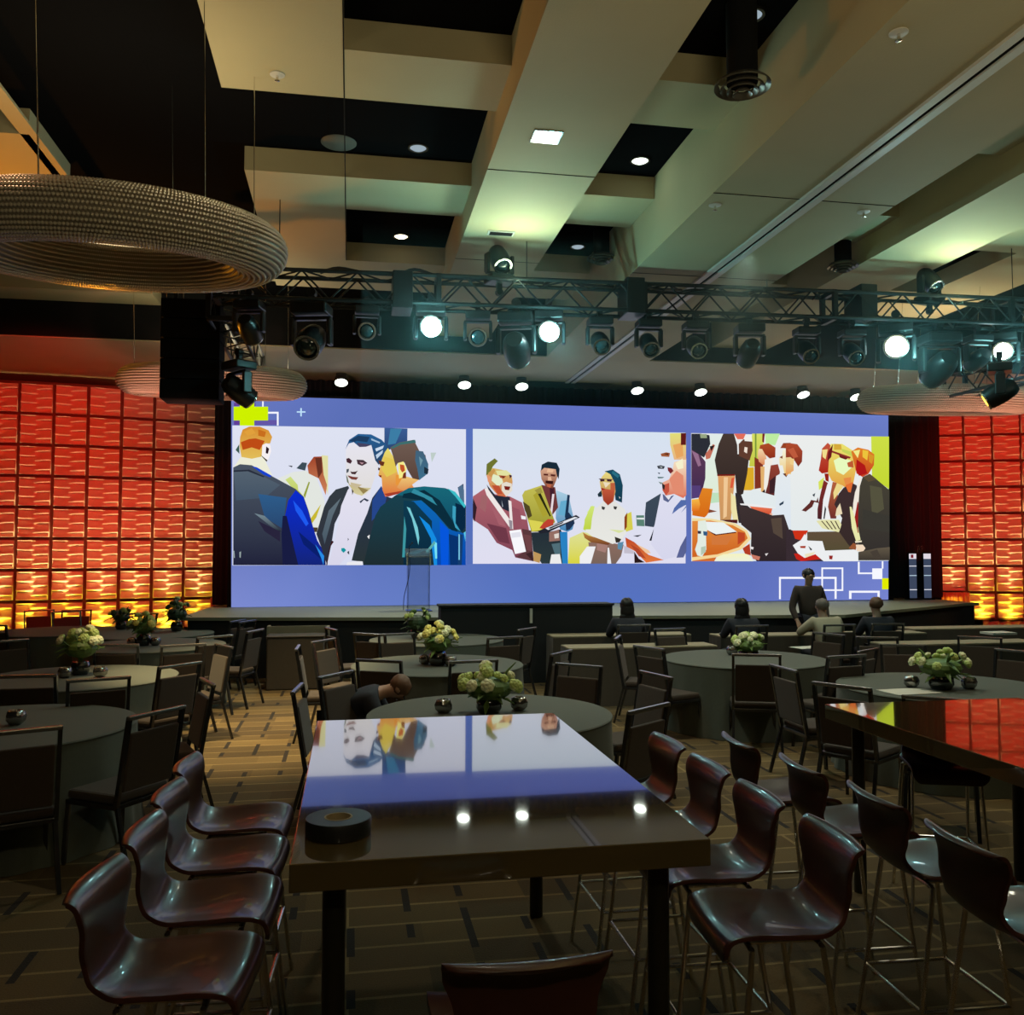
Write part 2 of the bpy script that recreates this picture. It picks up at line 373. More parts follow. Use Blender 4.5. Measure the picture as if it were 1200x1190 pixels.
A.p([(45,490),(70,520),(140,540),(230,545),(160,605),(100,585),(60,520)],(190,175,120),(214,205,160)); A.p([(120,530),(210,560),(170,590)],(150,130,80)); A.p([(70,500),(160,520),(120,545),(75,525)],(200,185,150))
A.p([(32,245),(60,172),(130,126),(230,130),(312,172),(356,220),(334,330),(288,365),(262,330),(252,250),(232,212),(190,222),(140,228),(96,190),(58,200)],(38,96,150),(40,66,96))
A.p([(60,180),(130,140),(220,150),(200,190),(120,180),(100,190)],(28,60,96)); A.p([(262,240),(330,215),(320,240),(270,262)],(205,222,240)); A.p([(266,290),(322,250),(318,275),(274,320)],(190,210,230)); A.p([(230,160),(300,190),(295,200),(232,175)],(160,190,215)); A.p([(120,195),(200,205),(232,212),(190,226),(140,228)],(70,66,96))
A.p([(38,318),(60,312),(84,335),(72,358),(42,345)],(70,40,50)); A.p([(118,325),(170,328),(202,352),(160,374),(126,360)],(70,50,58)); A.p([(140,345),(175,350),(160,362)],(190,150,160)); A.p([(40,400),(60,395),(56,420),(40,430)],(70,80,90))
A.p([(68,415),(85,420),(110,418),(128,410),(108,440),(80,436)],(66,40,44)); A.p([(48,446),(90,458),(132,462),(115,482),(80,478),(58,462)],(120,60,52)); A.p([(36,440),(48,460),(60,510),(44,500)],(110,120,100))
A.p([(140,650),(180,622),(215,640),(200,650),(175,635),(150,662)],(50,60,80)); A.p([(80,550),(95,570),(85,600)],(70,60,50))
A.p([(0,1010),(22,1008),(38,1025),(18,1046),(0,1030)],(20,150,160)); A.p([(45,1040),(60,1030),(62,1060),(50,1050)],(60,70,80)); A.p([(50,930),(58,940),(50,955)],(60,60,70))
# third man in the teal hooded top
A.p([(900,545),(935,515),(948,560),(950,680),(920,640)],(80,110,140))
A.p([(360,235),(400,300),(440,440),(520,480),(560,540),(480,575),(340,612),(318,560),(312,470),(285,448),(300,400),(312,330),(335,270)],(232,222,110),(224,110,60))
A.p([(330,300),(420,330),(430,420),(350,460),(310,400)],(226,200,84)); A.p([(420,440),(520,470),(500,540),(420,520)],(232,150,60)); A.p([(480,450),(600,480),(530,530),(480,570),(430,540)],(240,200,120),(220,140,80))
A.p([(285,330),(335,345),(325,375),(300,370)],(100,50,30)); A.p([(285,385),(300,392),(294,410),(284,405)],(60,20,30)); A.p([(290,445),(312,448),(308,462),(296,460)],(120,30,30)); A.p([(330,590),(480,565),(440,590),(360,612)],(170,60,40))
A.p([(378,232),(450,192),(560,172),(604,262),(650,290),(672,425),(600,482),(550,470),(512,405),(488,348),(436,352),(420,380),(400,300)],(112,92,82),(88,66,58))
A.p([(380,235),(450,194),(570,172),(576,195),(460,210),(400,240)],(60,110,110)); A.p([(575,255),(632,262),(672,360),(670,432),(602,484),(588,400),(570,330)],(66,98,122),(60,110,140)); A.p([(640,380),(675,400),(665,440),(640,430)],(30,46,60)); A.p([(600,300),(630,330),(610,380)],(110,150,165))
A.p([(436,352),(480,340),(506,395),(486,458),(446,472)],(246,236,140)); A.p([(452,362),(485,368),(492,410),(470,425),(455,400)],(196,84,40)); A.p([(480,430),(500,420),(500,470),(470,470)],(120,50,30))
A.p([(170,1142),(180,1100),(232,900),(262,760),(302,690),(420,600),(520,545),(640,532),(800,545),(880,575),(962,680),(962,1142)],(24,66,80),(30,44,48))
A.p([(505,650),(620,640),(720,730),(830,860),(962,900),(962,1142),(735,1142),(722,970),(600,800)],(14,104,180),(6,70,175)); 
A.p([(480,640),(560,650),(700,800),(700,1142),(480,1142)],(14,58,80),(10,40,60))
A.p([(420,600),(520,545),(640,532),(800,545),(882,580),(962,690),(955,850),(930,884),(880,880),(820,800),(720,720),(600,630),(500,605)],(24,104,120),(14,70,100))
A.p([(640,560),(760,640),(860,800),(900,885),(850,870),(740,750),(620,640),(470,620),(480,590)],(10,44,60)); A.p([(880,660),(962,690),(955,850),(930,884),(886,820)],(8,40,66)); A.p([(560,550),(700,620),(740,680),(640,620),(540,580)],(50,140,160))
A.p([(860,680),(885,690),(872,800),(920,880),(880,850),(858,770)],(60,160,190)); A.p([(820,548),(880,575),(962,680),(950,700),(880,610)],(60,190,200)); A.p([(900,900),(940,905),(930,1142),(900,1142)],(20,60,110)); A.p([(905,900),(915,905),(915,1100),(905,1100)],(120,200,230)); A.p([(945,890),(960,880),(958,960)],(90,200,230))
A.p([(505,690),(530,700),(590,850),(602,930),(595,985),(575,900),(545,780)],(120,205,215)); A.p([(600,760),(680,830),(735,940),(740,1142),(715,1142),(705,960)],(20,140,225)); A.p([(715,960),(738,970),(740,1090),(725,1090)],(120,225,245)); A.p([(760,800),(830,870),(826,1142),(770,1142)],(6,86,220)); A.p([(486,760),(502,860),(490,1080),(470,1080)],(60,150,160)); A.p([(830,900),(900,920),(900,1142),(840,1142)],(8,50,110)); A.p([(650,1040),(720,950),(725,975),(665,1050)],(90,170,170))
A.p([(130,1110),(165,1112),(162,1142),(40,1142),(45,1118)],(232,232,238))
A.a.poly([(545.5,503),(553.5,503),(553.5,661),(545.5,662)],(86,112,186))
A.a.out('picture')
# --- picture two
B=Pic((553.5,503.5,802.8,660.8)); B.a.k=70
B.a.poly([(553.5,503),(802.5,507.5),(802.8,660.5),(553.5,661)],(214,226,240),(224,222,240))
B.set((550,495),7.0)
B.p([(820,950),(930,900),(1010,920),(1000,1160),(805,1160)],(222,224,150),(216,212,60)); B.p([(930,880),(950,790),(985,870),(970,900)],(190,220,90)); B.p([(960,740),(1010,680),(1010,770)],(215,235,170))
B.p([(28,610),(130,540),(200,590),(330,610),(430,660),(470,790),(500,960),(525,1142),(375,1110),(350,1050),(222,990),(150,880),(28,800)],(176,100,110),(120,62,82))
B.p([(28,620),(60,700),(42,820),(24,780)],(50,30,40)); B.p([(100,600),(150,600),(130,740),(80,700)],(160,100,105)); B.p([(140,830),(300,870),(330,1000),(240,980),(190,900)],(110,56,72)); B.p([(340,690),(410,720),(430,840),(360,860)],(150,82,96)); B.p([(180,700),(250,740),(300,860),(240,840)],(166,96,108))
B.p([(140,512),(210,600),(330,615),(335,740),(270,710),(160,570)],(36,42,56)); B.p([(262,640),(275,690),(268,700)],(160,170,180))
B.p([(122,545),(145,540),(330,800),(352,790),(318,640),(342,650),(358,880),(325,860),(140,600)],(238,230,228)); B.p([(320,800),(350,810),(350,880),(330,880)],(150,140,150))
B.p([(420,765),(460,775),(462,800),(425,795)],(240,240,245)); B.p([(430,875),(505,890),(525,1142),(380,1105),(455,1060)],(90,56,60)); B.p([(440,920),(500,930),(510,1060),(470,1050)],(110,66,70)); B.p([(460,1080),(520,1060),(520,1142)],(60,36,40))
B.p([(325,892),(420,880),(462,1062),(372,1082)],(248,248,252)); B.p([(340,910),(415,900),(420,940),(345,950)],(226,226,236))
B.p([(140,445),(150,372),(215,382),(300,400),(345,440),(352,490),(345,560),(300,614),(235,604),(165,525)],(214,190,110),(205,100,66))
B.p([(190,425),(260,450),(275,495),(235,530),(180,480)],(226,236,200)); B.p([(135,440),(140,345),(205,298),(232,320),(190,365),(165,420)],(110,116,46)); B.p([(215,400),(300,395),(345,430),(300,440),(230,440)],(226,226,160)); B.p([(150,420),(200,380),(210,400),(170,470)],(200,150,80))
B.p([(238,436),(300,442),(280,464),(252,458)],(170,80,50)); B.p([(256,444),(290,448),(278,458)],(80,30,20)); B.p([(322,430),(348,440),(332,465)],(60,30,50)); B.p([(262,505),(300,490),(345,505),(350,560),(300,612),(262,560)],(228,220,205)); B.p([(282,525),(335,530),(322,560),(290,556)],(120,30,24)); B.p([(180,520),(240,520),(270,590),(230,590)],(190,80,50)); B.p([(140,430),(175,450),(178,500),(150,490)],(226,150,110))
# man in the mustard jacket
B.p([(505,905),(650,900),(745,880),(800,1000),(802,1160),(590,1160),(520,1060)],(36,46,56),(44,58,60)); B.p([(740,900),(800,900),(805,1160),(760,1160),(745,1000)],(40,130,195)); B.p([(670,1000),(740,990),(745,1080),(700,1090)],(80,110,120))
B.p([(710,560),(810,600),(832,700),(858,820),(842,880),(800,900),(742,880),(705,790)],(170,206,226),(60,130,180)); B.p([(745,650),(800,640),(780,770),(725,760)],(100,170,205)); B.p([(780,760),(810,740),(850,790),(860,830),(820,880),(790,890)],(30,50,80))
B.p([(586,516),(700,535),(724,700),(680,760),(650,690)],(110,56,56)); B.p([(655,540),(690,540),(690,700),(665,700)],(66,30,44)); B.p([(676,590),(694,590),(674,760),(660,740)],(235,220,225))
B.p([(430,600),(450,565),(588,520),(650,690),(700,820),(620,900),(505,900),(470,780)],(196,190,84),(150,146,44)); B.p([(520,600),(560,570),(640,760),(600,780)],(170,160,50)); B.p([(545,565),(575,570),(665,770),(655,775)],(40,40,16)); B.p([(435,650),(490,690),(500,730),(470,700),(510,770),(480,790),(450,720)],(80,70,36)); B.p([(480,800),(600,820),(592,885),(510,895)],(218,210,84)); B.p([(530,560),(580,535),(600,580),(560,590)],(160,150,66))
B.p([(578,400),(600,372),(715,380),(720,440),(708,480),(680,545),(625,532),(588,470)],(220,170,140),(120,54,36)); B.p([(604,424),(642,426),(640,440),(606,438)],(84,34,28)); B.p([(662,428),(704,432),(698,448),(664,444)],(84,34,28)); B.p([(640,380),(690,384),(680,415),(630,412)],(232,186,150)); B.p([(640,450),(665,450),(672,480),(640,480)],(226,180,150)); B.p([(622,480),(685,485),(680,510),(640,505),(620,500)],(50,20,20)); B.p([(630,510),(670,512),(660,540),(635,530)],(190,100,70))
B.p([(582,402),(590,350),(640,325),(712,335),(736,385),(728,470),(714,440),(704,388),(610,376)],(24,42,56))
B.p([(800,595),(820,600),(802,790),(778,780)],(26,50,80)); B.p([(570,870),(600,830),(640,795),(690,800),(682,845),(620,880)],(190,66,48)); B.p([(555,895),(870,762),(902,782),(640,905),(580,915)],(34,36,46)); B.p([(620,870),(860,778),(886,784),(700,862),(640,885)],(226,230,238)); B.p([(640,870),(770,815),(760,830),(660,875)],(40,40,50))
B.p([(650,905),(730,880),(738,972),(650,980)],(150,110,100)); B.p([(690,920),(730,910),(728,950),(695,955)],(224,214,205)); B.p([(668,1085),(738,1082),(742,1110),(752,1162),(655,1162)],(236,236,236)); B.p([(520,1060),(585,1085),(572,1155),(522,1140)],(190,150,90))
B.set((670,495),7.0)
# woman with dark straight hair
B.p([(130,985),(310,992),(420,1005),(398,1100),(355,1162),(150,1162),(140,1060)],(140,108,96),(120,100,90)); B.p([(288,1030),(300,1030),(318,1162),(285,1162)],(236,236,240)); B.p([(200,990),(290,1010),(270,1070),(200,1050)],(165,126,118)); B.p([(60,1100),(120,1020),(190,1020),(150,1080),(150,1160),(60,1160)],(238,238,240))
B.p([(205,700),(250,650),(350,650),(432,720),(445,900),(402,970),(330,1000),(180,950),(110,900),(100,820),(150,700)],(226,226,222),(232,232,226))
B.p([(95,880),(100,800),(150,690),(182,690),(160,790),(150,880)],(208,230,120),(190,210,70)); B.p([(432,760),(482,735),(495,880),(440,900),(425,860)],(214,206,80)); B.p([(425,780),(448,740),(445,860),(425,890)],(140,66,26)); B.p([(300,880),(430,890),(380,910)],(215,225,160))
B.p([(85,905),(130,930),(185,945),(310,992),(290,1008),(150,985),(100,950)],(190,130,60),(110,60,40)); B.p([(345,940),(400,960),(385,985),(355,990)],(50,46,40)); B.p([(370,990),(420,980),(400,1050),(370,1040)],(90,140,170))
B.p([(262,405),(330,390),(388,430),(412,520),(405,662),(352,640),(338,520),(300,430)],(24,76,98),(20,58,76)); B.p([(205,592),(245,550),(240,612),(212,615)],(30,50,60)); B.p([(330,400),(385,440),(370,460),(320,420)],(40,110,130)); B.p([(380,610),(392,620),(385,630)],(220,220,220))
B.p([(240,450),(275,410),(310,430),(345,500),(352,570),(335,650),(290,684),(252,645),(232,545),(222,490)],(232,218,130),(170,66,40)); B.p([(240,545),(345,560),(330,650),(290,682),(252,640)],(196,90,60),(150,50,34)); B.p([(222,468),(262,466),(262,486),(230,490)],(66,36,44)); B.p([(278,466),(322,470),(318,490),(284,488)],(66,36,44)); B.p([(215,464),(340,470),(342,475),(215,469)],(90,60,60)); B.p([(250,492),(310,500),(270,540)],(236,220,190)); B.p([(234,540),(268,548),(240,562)],(160,36,36)); B.p([(310,500),(345,500),(348,560),(310,560)],(190,96,60))
B.p([(238,690),(268,700),(258,722),(240,715)],(60,60,60)); B.p([(335,690),(366,695),(355,720),(338,712)],(60,60,60))
# man in profile in the foreground
B.p([(520,765),(585,765),(588,855),(525,852)],(90,130,115)); B.p([(525,785),(585,785),(585,800),(525,798)],(225,230,230))
B.p([(600,660),(735,578),(724,660),(695,780),(664,862),(590,852),(592,750)],(60,74,88),(56,68,84)); B.p([(715,680),(722,700),(700,800),(660,975),(628,972),(670,860)],(16,22,34)); B.p([(724,575),(760,600),(920,650),(932,700),(932,930),(860,1100),(740,1130),(640,1000),(690,800)],(222,222,240),(214,214,236))
B.p([(730,500),(790,470),(815,400),(830,330),(930,300),(932,600),(905,625),(830,590),(762,604),(735,560)],(246,226,196),(220,110,84)); B.p([(790,470),(850,400),(905,440),(910,600),(830,585)],(226,140,112)); B.p([(735,520),(790,500),(790,570),(762,602),(736,562)],(196,84,62)); B.p([(730,500),(755,520),(750,560),(735,545)],(40,40,40))
B.p([(795,95),(928,92),(928,310),(830,310),(798,190)],(226,222,120),(232,180,130)); B.p([(820,190),(900,170),(905,280),(850,300)],(230,165,95)); B.p([(885,93),(928,93),(926,190),(885,190)],(96,26,26)); B.p([(840,340),(900,300),(905,380),(860,390)],(246,240,205))
B.p([(690,362),(720,355),(755,365),(745,386),(700,384)],(56,60,70)); B.p([(705,366),(735,368),(730,378)],(190,200,200)); B.p([(775,372),(808,378),(826,402),(800,426),(780,400)],(120,40,44)); B.p([(720,262),(765,250),(796,256),(790,288),(726,284)],(160,90,56)); B.p([(735,262),(785,258),(780,272)],(80,30,20)); B.p([(694,415),(716,418),(708,430)],(40,60,80)); B.p([(692,450),(750,452),(735,462),(700,464)],(90,120,120)); B.p([(700,490),(740,500),(720,512)],(120,140,130))
B.p([(735,590),(780,615),(830,600),(780,660),(742,640)],(90,100,140)); B.p([(750,600),(780,612),(815,592),(785,640)],(230,230,236)); B.p([(812,756),(830,705),(885,640),(930,640),(925,680),(870,710)],(84,108,170)); B.p([(885,745),(925,690),(928,700)],(84,108,170)); B.p([(848,1112),(880,1020),(932,930),(932,1060),(905,1110)],(84,92,140),(90,100,150))
B.p([(430,945),(505,985),(620,1088),(745,1130),(600,1152),(512,1060),(440,1022)],(190,70,40),(226,120,60)); B.p([(470,1000),(540,1040),(600,1120),(540,1100)],(176,70,44)); B.p([(520,1000),(620,1050),(640,1075),(600,1075)],(240,200,160)); B.p([(492,932),(565,924),(530,942)],(50,54,64)); B.p([(502,1060),(540,1120),(590,1150),(505,1155)],(40,24,24)); B.p([(420,1010),(500,1060),(500,1080),(420,1075)],(196,190,205))
B.a.out('picture')
# --- picture three
D=Pic((809.5,508.5,1040,658)); D.a.k=70
D.a.poly([(809.3,508),(1040,512.5),(1040.5,657.5),(809.5,658)],(236,238,236),(224,232,234))
D.set((805,500),7.208)
D.p([(190,65),(300,65),(240,300),(262,560),(140,520),(160,300)],(226,236,232),(222,236,215)); D.p([(180,560),(265,560),(270,640),(190,650)],(190,226,190))
D.p([(545,62),(655,62),(640,150),(600,340),(520,340)],(214,222,100),(196,200,70)); D.p([(655,62),(780,62),(740,160),(660,150)],(190,236,160)); D.p([(568,62),(582,62),(582,340),(570,340)],(120,150,60)); D.p([(632,62),(652,62),(645,140),(630,130)],(120,40,40))
D.p([(485,350),(560,345),(562,540),(470,540)],(220,170,40)); D.p([(565,260),(640,300),(620,520),(566,530)],(130,50,34)); D.p([(615,340),(655,340),(650,570),(620,560)],(226,176,110))
D.p([(32,63),(110,63),(185,75),(192,150),(140,265),(32,200)],(44,46,54)); D.p([(105,66),(160,66),(165,100),(110,100)],(150,165,130)); D.p([(32,195),(110,245),(152,300),(150,440),(112,600),(32,612)],(92,58,84),(60,40,80)); D.p([(35,205),(90,235),(115,330),(90,340),(60,260)],(150,110,140)); D.p([(32,500),(110,500),(110,600),(32,612)],(84,62,120)); D.p([(150,235),(215,150),(232,160),(190,270),(155,280)],(196,110,90)); D.p([(185,170),(228,160),(200,210)],(40,30,30))
D.p([(125,520),(212,528),(182,720),(150,770),(40,752),(40,715),(100,712)],(224,132,36),(214,104,20)); D.p([(34,618),(95,612),(106,660),(95,712),(36,716)],(246,186,70),(226,110,30)); D.p([(180,700),(250,718),(175,732)],(130,70,50)); D.p([(175,740),(270,745),(272,785),(120,790)],(232,236,232))
D.p([(255,420),(400,418),(370,480),(350,560),(365,790),(275,795)],(222,160,100),(200,150,96)); D.p([(305,430),(340,430),(330,760),(300,780)],(240,200,150)); D.p([(370,440),(395,430),(380,520),(358,520)],(220,90,60)); D.p([(365,560),(412,600),(432,800),(385,800),(365,700)],(236,226,170)); D.p([(275,790),(420,788),(420,820),(330,805)],(80,26,26))
D.p([(300,63),(390,63),(418,160),(420,235),(520,240),(502,400),(472,480),(462,600),(415,605),(400,410),(250,412),(228,285),(262,150)],(70,56,50),(48,38,36)); D.p([(248,408),(400,405),(398,418),(250,420)],(120,20,16)); D.p([(430,150),(470,110),(545,130),(548,205),(522,290),(432,250)],(96,60,46)); D.p([(390,63),(490,63),(470,110),(420,110)],(226,110,90)); D.p([(480,175),(505,180),(500,230),(475,215)],(240,225,210)); D.p([(480,90),(540,90),(545,130),(480,125)],(240,240,232))
D.p([(400,560),(470,590),(480,650),(540,700),(535,830),(430,815),(412,700)],(50,44,48))
D.p([(595,200),(625,160),(655,220),(668,300),(640,330),(600,300),(590,250)],(246,226,180),(220,130,80)); D.p([(610,160),(680,143),(740,180),(738,262),(690,272),(650,235),(640,195),(605,190)],(176,76,40),(140,46,26)); D.p([(650,280),(720,270),(690,350),(670,560),(640,570)],(240,236,228)); D.p([(700,330),(760,320),(778,385),(742,590),(660,590),(655,560),(690,440)],(150,66,52),(90,40,40)); D.p([(690,460),(740,420),(735,560),(690,570)],(60,34,40)); D.p([(620,560),(650,530),(655,590)],(40,30,30))
D.p([(745,420),(790,395),(866,400),(870,865),(835,860),(820,750),(700,745),(720,690)],(228,234,238),(220,230,240)); D.p([(770,268),(795,250),(800,200),(868,185),(870,405),(815,400),(800,330),(775,330)],(246,246,222),(236,200,120)); D.p([(780,185),(805,142),(868,140),(868,190),(800,185)],(150,66,36)); D.p([(772,262),(800,248),(798,275)],(130,70,40)); D.p([(800,400),(850,395),(830,430)],(90,30,20))
D.p([(450,578),(555,530),(640,560),(745,590),(740,690),(480,660)],(226,234,236)); D.p([(440,652),(540,655),(745,684),(740,694),(445,664)],(236,236,236)); D.p([(520,675),(712,694),(700,745),(620,735),(560,715)],(236,120,84),(206,80,50)); D.p([(770,655),(810,630),(805,655),(775,672)],(40,60,80)); D.p([(688,735),(715,735),(705,760)],(240,180,150))
D.p([(430,670),(530,690),(712,752),(810,745),(852,870),(868,870),(868,1148),(580,1148),(530,1070),(535,900),(450,830)],(62,50,50),(46,36,40)); D.p([(700,780),(790,770),(800,950),(720,900)],(84,70,60)); D.p([(530,1015),(555,1020),(550,1040),(532,1035)],(235,230,230)); D.p([(530,1080),(610,1100),(600,1130),(550,1120)],(200,120,100)); D.p([(650,1075),(678,1070),(660,1095)],(225,220,220))
D.p([(36,775),(200,780),(400,820),(500,880),(532,950),(450,1040),(262,1100),(36,1140)],(240,220,160),(246,214,150)); D.p([(36,800),(190,795),(380,835),(480,890),(505,945),(430,1020),(250,1080),(36,1105)],(226,140,60),(205,96,30)); D.p([(420,890),(480,900),(480,960),(420,1000)],(190,70,36)); D.p([(200,930),(380,920),(330,1000),(200,1000)],(210,120,60))
D.p([(150,805),(300,812),(412,890),(238,915),(165,875)],(236,242,242)); D.p([(165,880),(238,912),(405,890),(405,900),(230,922)],(90,30,24)); D.p([(85,800),(150,795),(165,870),(140,950),(155,1040),(120,1100),(80,1090),(60,1040),(85,960)],(226,236,226)); D.p([(82,882),(112,884),(110,908),(84,906)],(60,50,70)); D.p([(128,885),(165,890),(162,925),(132,920)],(50,90,130)); D.p([(110,1020),(150,1010),(150,1060),(110,1090)],(180,200,180))
D.p([(250,1100),(300,1078),(500,1072),(552,1150),(222,1150)],(246,244,190),(236,240,220)); D.p([(36,1135),(240,1105),(222,1150),(36,1150)],(210,110,44)); D.p([(460,1030),(520,990),(530,1090),(480,1075)],(180,60,36))
D.set((920,500),7.215)
D.p([(715,86),(866,88),(868,532),(722,425),(762,250),(750,150)],(204,222,70),(196,214,50)); D.p([(270,470),(320,430),(300,520),(275,540)],(214,226,90))
D.p([(-5,180),(60,290),(62,375),(-5,420)],(236,230,170),(226,150,80)); D.p([(-5,152),(40,145),(92,152),(136,210),(132,300),(100,342),(68,290),(35,262),(-5,265)],(176,76,46),(120,40,30)); D.p([(10,200),(60,180),(100,260),(60,270)],(190,90,60)); D.p([(30,275),(66,275),(60,330),(30,320)],(240,206,140))
D.p([(315,455),(350,480),(330,560),(300,790),(262,780),(262,700),(285,580)],(130,44,40),(70,34,40)); D.p([(345,490),(392,520),(362,700),(380,790),(296,790),(310,620)],(236,238,240)); D.p([(325,670),(335,700),(322,785),(312,780)],(30,30,36)); D.p([(390,470),(440,482),(412,600),(420,780),(372,780),(350,680)],(180,96,60),(110,44,44)); D.p([(430,470),(480,510),(400,620),(395,560)],(236,216,140))
D.p([(300,190),(348,140),(380,170),(352,270),(356,390),(300,400),(272,375),(290,280)],(196,84,60),(170,36,24)); D.p([(300,200),(348,195),(330,280),(305,260)],(240,220,140)); D.p([(320,400),(356,400),(356,470),(330,460)],(150,30,20))
D.p([(372,150),(470,150),(582,220),(584,380),(545,430),(548,560),(470,500),(382,462),(350,400),(360,260)],(234,226,110),(226,150,60)); D.p([(398,290),(450,262),(540,290),(560,340),(480,412),(420,380)],(232,250,190)); D.p([(378,204),(545,262),(530,276),(380,222)],(140,50,44)); D.p([(440,240),(520,268),(500,284),(450,266)],(110,30,30)); D.p([(350,220),(392,150),(378,260),(345,300)],(110,26,30)); D.p([(400,150),(460,155),(466,200),(400,200)],(214,170,60)); D.p([(460,190),(560,220),(600,260),(560,260),(470,215)],(196,210,90)); D.p([(510,310),(560,290),(565,350),(520,345)],(190,90,50)); D.p([(480,440),(545,430),(540,540),(500,510)],(230,140,70))
D.p([(545,215),(600,180),(690,200),(740,240),(736,330),(690,404),(640,430),(590,400),(576,320)],(226,130,40),(196,60,30)); D.p([(590,280),(660,330),(680,400),(610,420),(585,370)],(176,24,24)); D.p([(640,200),(690,210),(680,290),(640,260)],(236,196,60)); D.p([(560,210),(620,200),(600,270)],(240,236,140)); D.p([(690,230),(736,250),(720,320),(695,300)],(214,150,40))
D.p([(440,570),(480,520),(520,560),(552,480),(592,500),(560,700),(560,900),(600,1010),(470,1050),(340,1050),(300,960),(172,960),(180,892),(440,892),(472,760),(402,660)],(62,46,48),(54,42,40)); D.p([(495,500),(560,470),(540,560),(520,556)],(226,110,50))
D.p([(172,892),(440,888),(430,930),(520,1000),(560,1040),(480,1056),(340,1060),(300,960),(176,965)],(96,78,60),(84,76,52)); D.p([(420,700),(450,650),(455,700),(470,740),(410,760)],(232,216,180)); D.p([(250,800),(300,790),(440,790),(462,830),(450,870),(440,895),(300,862)],(226,224,170)); 
for k in range(4): D.p([(290+k*38,800),(300+k*38,800),(360+k*30,870),(350+k*30,870)],(70,50,44))
D.p([(640,430),(700,402),(868,540),(872,1035),(640,1060),(590,980),(602,820),(570,700),(600,560)],(70,66,54),(52,48,46)); D.p([(700,500),(800,520),(820,700),(720,760)],(84,82,62)); D.p([(640,430),(700,402),(760,450),(690,470)],(90,76,54)); D.p([(640,700),(868,760),(868,900),(640,860)],(58,56,50))
D.p([(560,650),(575,560),(620,440),(634,440),(600,560),(582,700),(606,900),(590,860),(556,740)],(240,232,220)); D.p([(530,680),(545,680),(600,850),(622,960),(584,970),(548,860)],(232,232,170)); D.p([(596,640),(604,640),(580,760),(606,900),(598,900),(572,770)],(150,30,30)); D.p([(575,970),(632,965),(632,978),(578,985)],(236,226,200))
D.p([(125,712),(190,650),(205,622),(250,632),(262,600),(270,650),(232,640),(215,680),(160,722)],(96,44,40)); D.p([(215,580),(240,565),(232,600)],(50,60,70))
D.p([(-5,865),(50,880),(60,1080),(310,1142),(-5,1142)],(56,44,50)); D.p([(48,880),(180,880),(130,965),(70,950)],(206,50,24)); D.p([(60,1075),(250,1075),(300,1120),(120,1148),(80,1120)],(196,34,24)); D.p([(50,1005),(120,960),(150,910),(172,965),(300,970),(322,1050),(590,1040),(602,1142),(310,1142),(240,1080),(150,1112),(92,1072)],(236,238,240)); D.p([(110,1012),(160,1010),(155,1030),(115,1028)],(170,60,40)); D.p([(355,1092),(388,1092),(382,1125),(358,1122)],(150,40,36)); D.p([(150,1080),(240,1060),(220,1085),(160,1110)],(236,226,190)); D.p([(180,1010),(215,1040),(200,1050)],(50,50,50))
D.p([(520,1030),(560,985),(590,1000),(580,1045)],(150,84,50)); D.p([(580,1000),(640,1000),(662,1030),(640,1060),(590,1055)],(240,216,190)); D.p([(602,1062),(760,1030),(872,1020),(872,1132),(602,1132)],(96,86,70),(60,54,48)); D.p([(700,1060),(760,1040),(800,1120),(740,1120)],(70,62,54))
D.a.out('picture')
# ---------------- curved walls of wave tiles
def tile_mesh():
    def sm(a,b,x):
        t=min(max((x-a)/(b-a),0),1); return t*t*(3-2*t)
    def prof(t):
        t%=1.0; return sm(0,.13,t) if t<.13 else 1-sm(.13,1,t)*1.0
    m=MB(); s=.528
    def f(u,v):
        L=(1-sm(.30,.72,u))*prof(v*3+.10+.05*math.sin(u*5)); Rr=sm(.28,.70,u)*prof(v*3+.62+.05*math.sin(u*5))
        h=.070*max(L,Rr)
        return Vector(((u-.5)*s,-h-.02,(v-.5)*s))
    m.grid(f,16,54)
    for a,b,c,d in [(-s/2,s/2,-s/2,-s/2+.014),(-s/2,s/2,s/2-.012,s/2),(-s/2,-s/2+.010,-s/2,s/2),(s/2-.010,s/2,-s/2,s/2)]:
        m.box(a,b,-.06,0,c,d)
    return m
def wall_of_tiles(cols,ztop,label,short,ext):
    t=thing('wave_tile_wall',label,'decorative wall',(cols[0][0],cols[0][1],0),0)
    o0=Vector((cols[0][0],cols[0][1],0)); first=None
    bk=MB()
    for (x,y,th),nr in zip(cols,ext):
        M=Matrix.Translation(Vector((x,y,0))-o0)@Matrix.Rotation(th,4,'Z')
        bk.box(-.297,.297,.0,.06,ztop-nr*.59-.02,ztop+.03,M)
        for r in range(nr):
            z=ztop-(r+.5)*.59
            if first is None:
                ob=tile_mesh().build('wave_tile',tile_m,t,smooth='all'); first=ob
            else:
                ob=first.copy(); C.objects.link(ob)
            ob.location=Vector((x,y,z))-o0; ob.rotation_euler=(0,0,th)
    bk.build('backing_frame',tile_back,t)
    return t
cols=[];x,y=-2.20,19.36
th=math.radians(25)
for k in range(10):
    x-=.5*.59*math.cos(th); y-=.5*.59*math.sin(th)
    cols.append((x,y,th)); x-=.5*.59*math.cos(th); y-=.5*.59*math.sin(th); th-=math.radians(3.0)
wall_of_tiles(cols,5.16,'curved wall of wavy relief tiles glowing red and amber left of the video wall',0,[7]+[8]*9)
cols2=[];x,y=13.12,18.42; th=math.radians(-26)
for k in range(6):
    x+=.5*.59*math.cos(th); y+=.5*.59*math.sin(th)
    cols2.append((x,y,th)); x+=.5*.59*math.cos(th); y+=.5*.59*math.sin(th); th-=math.radians(3.6)*-1
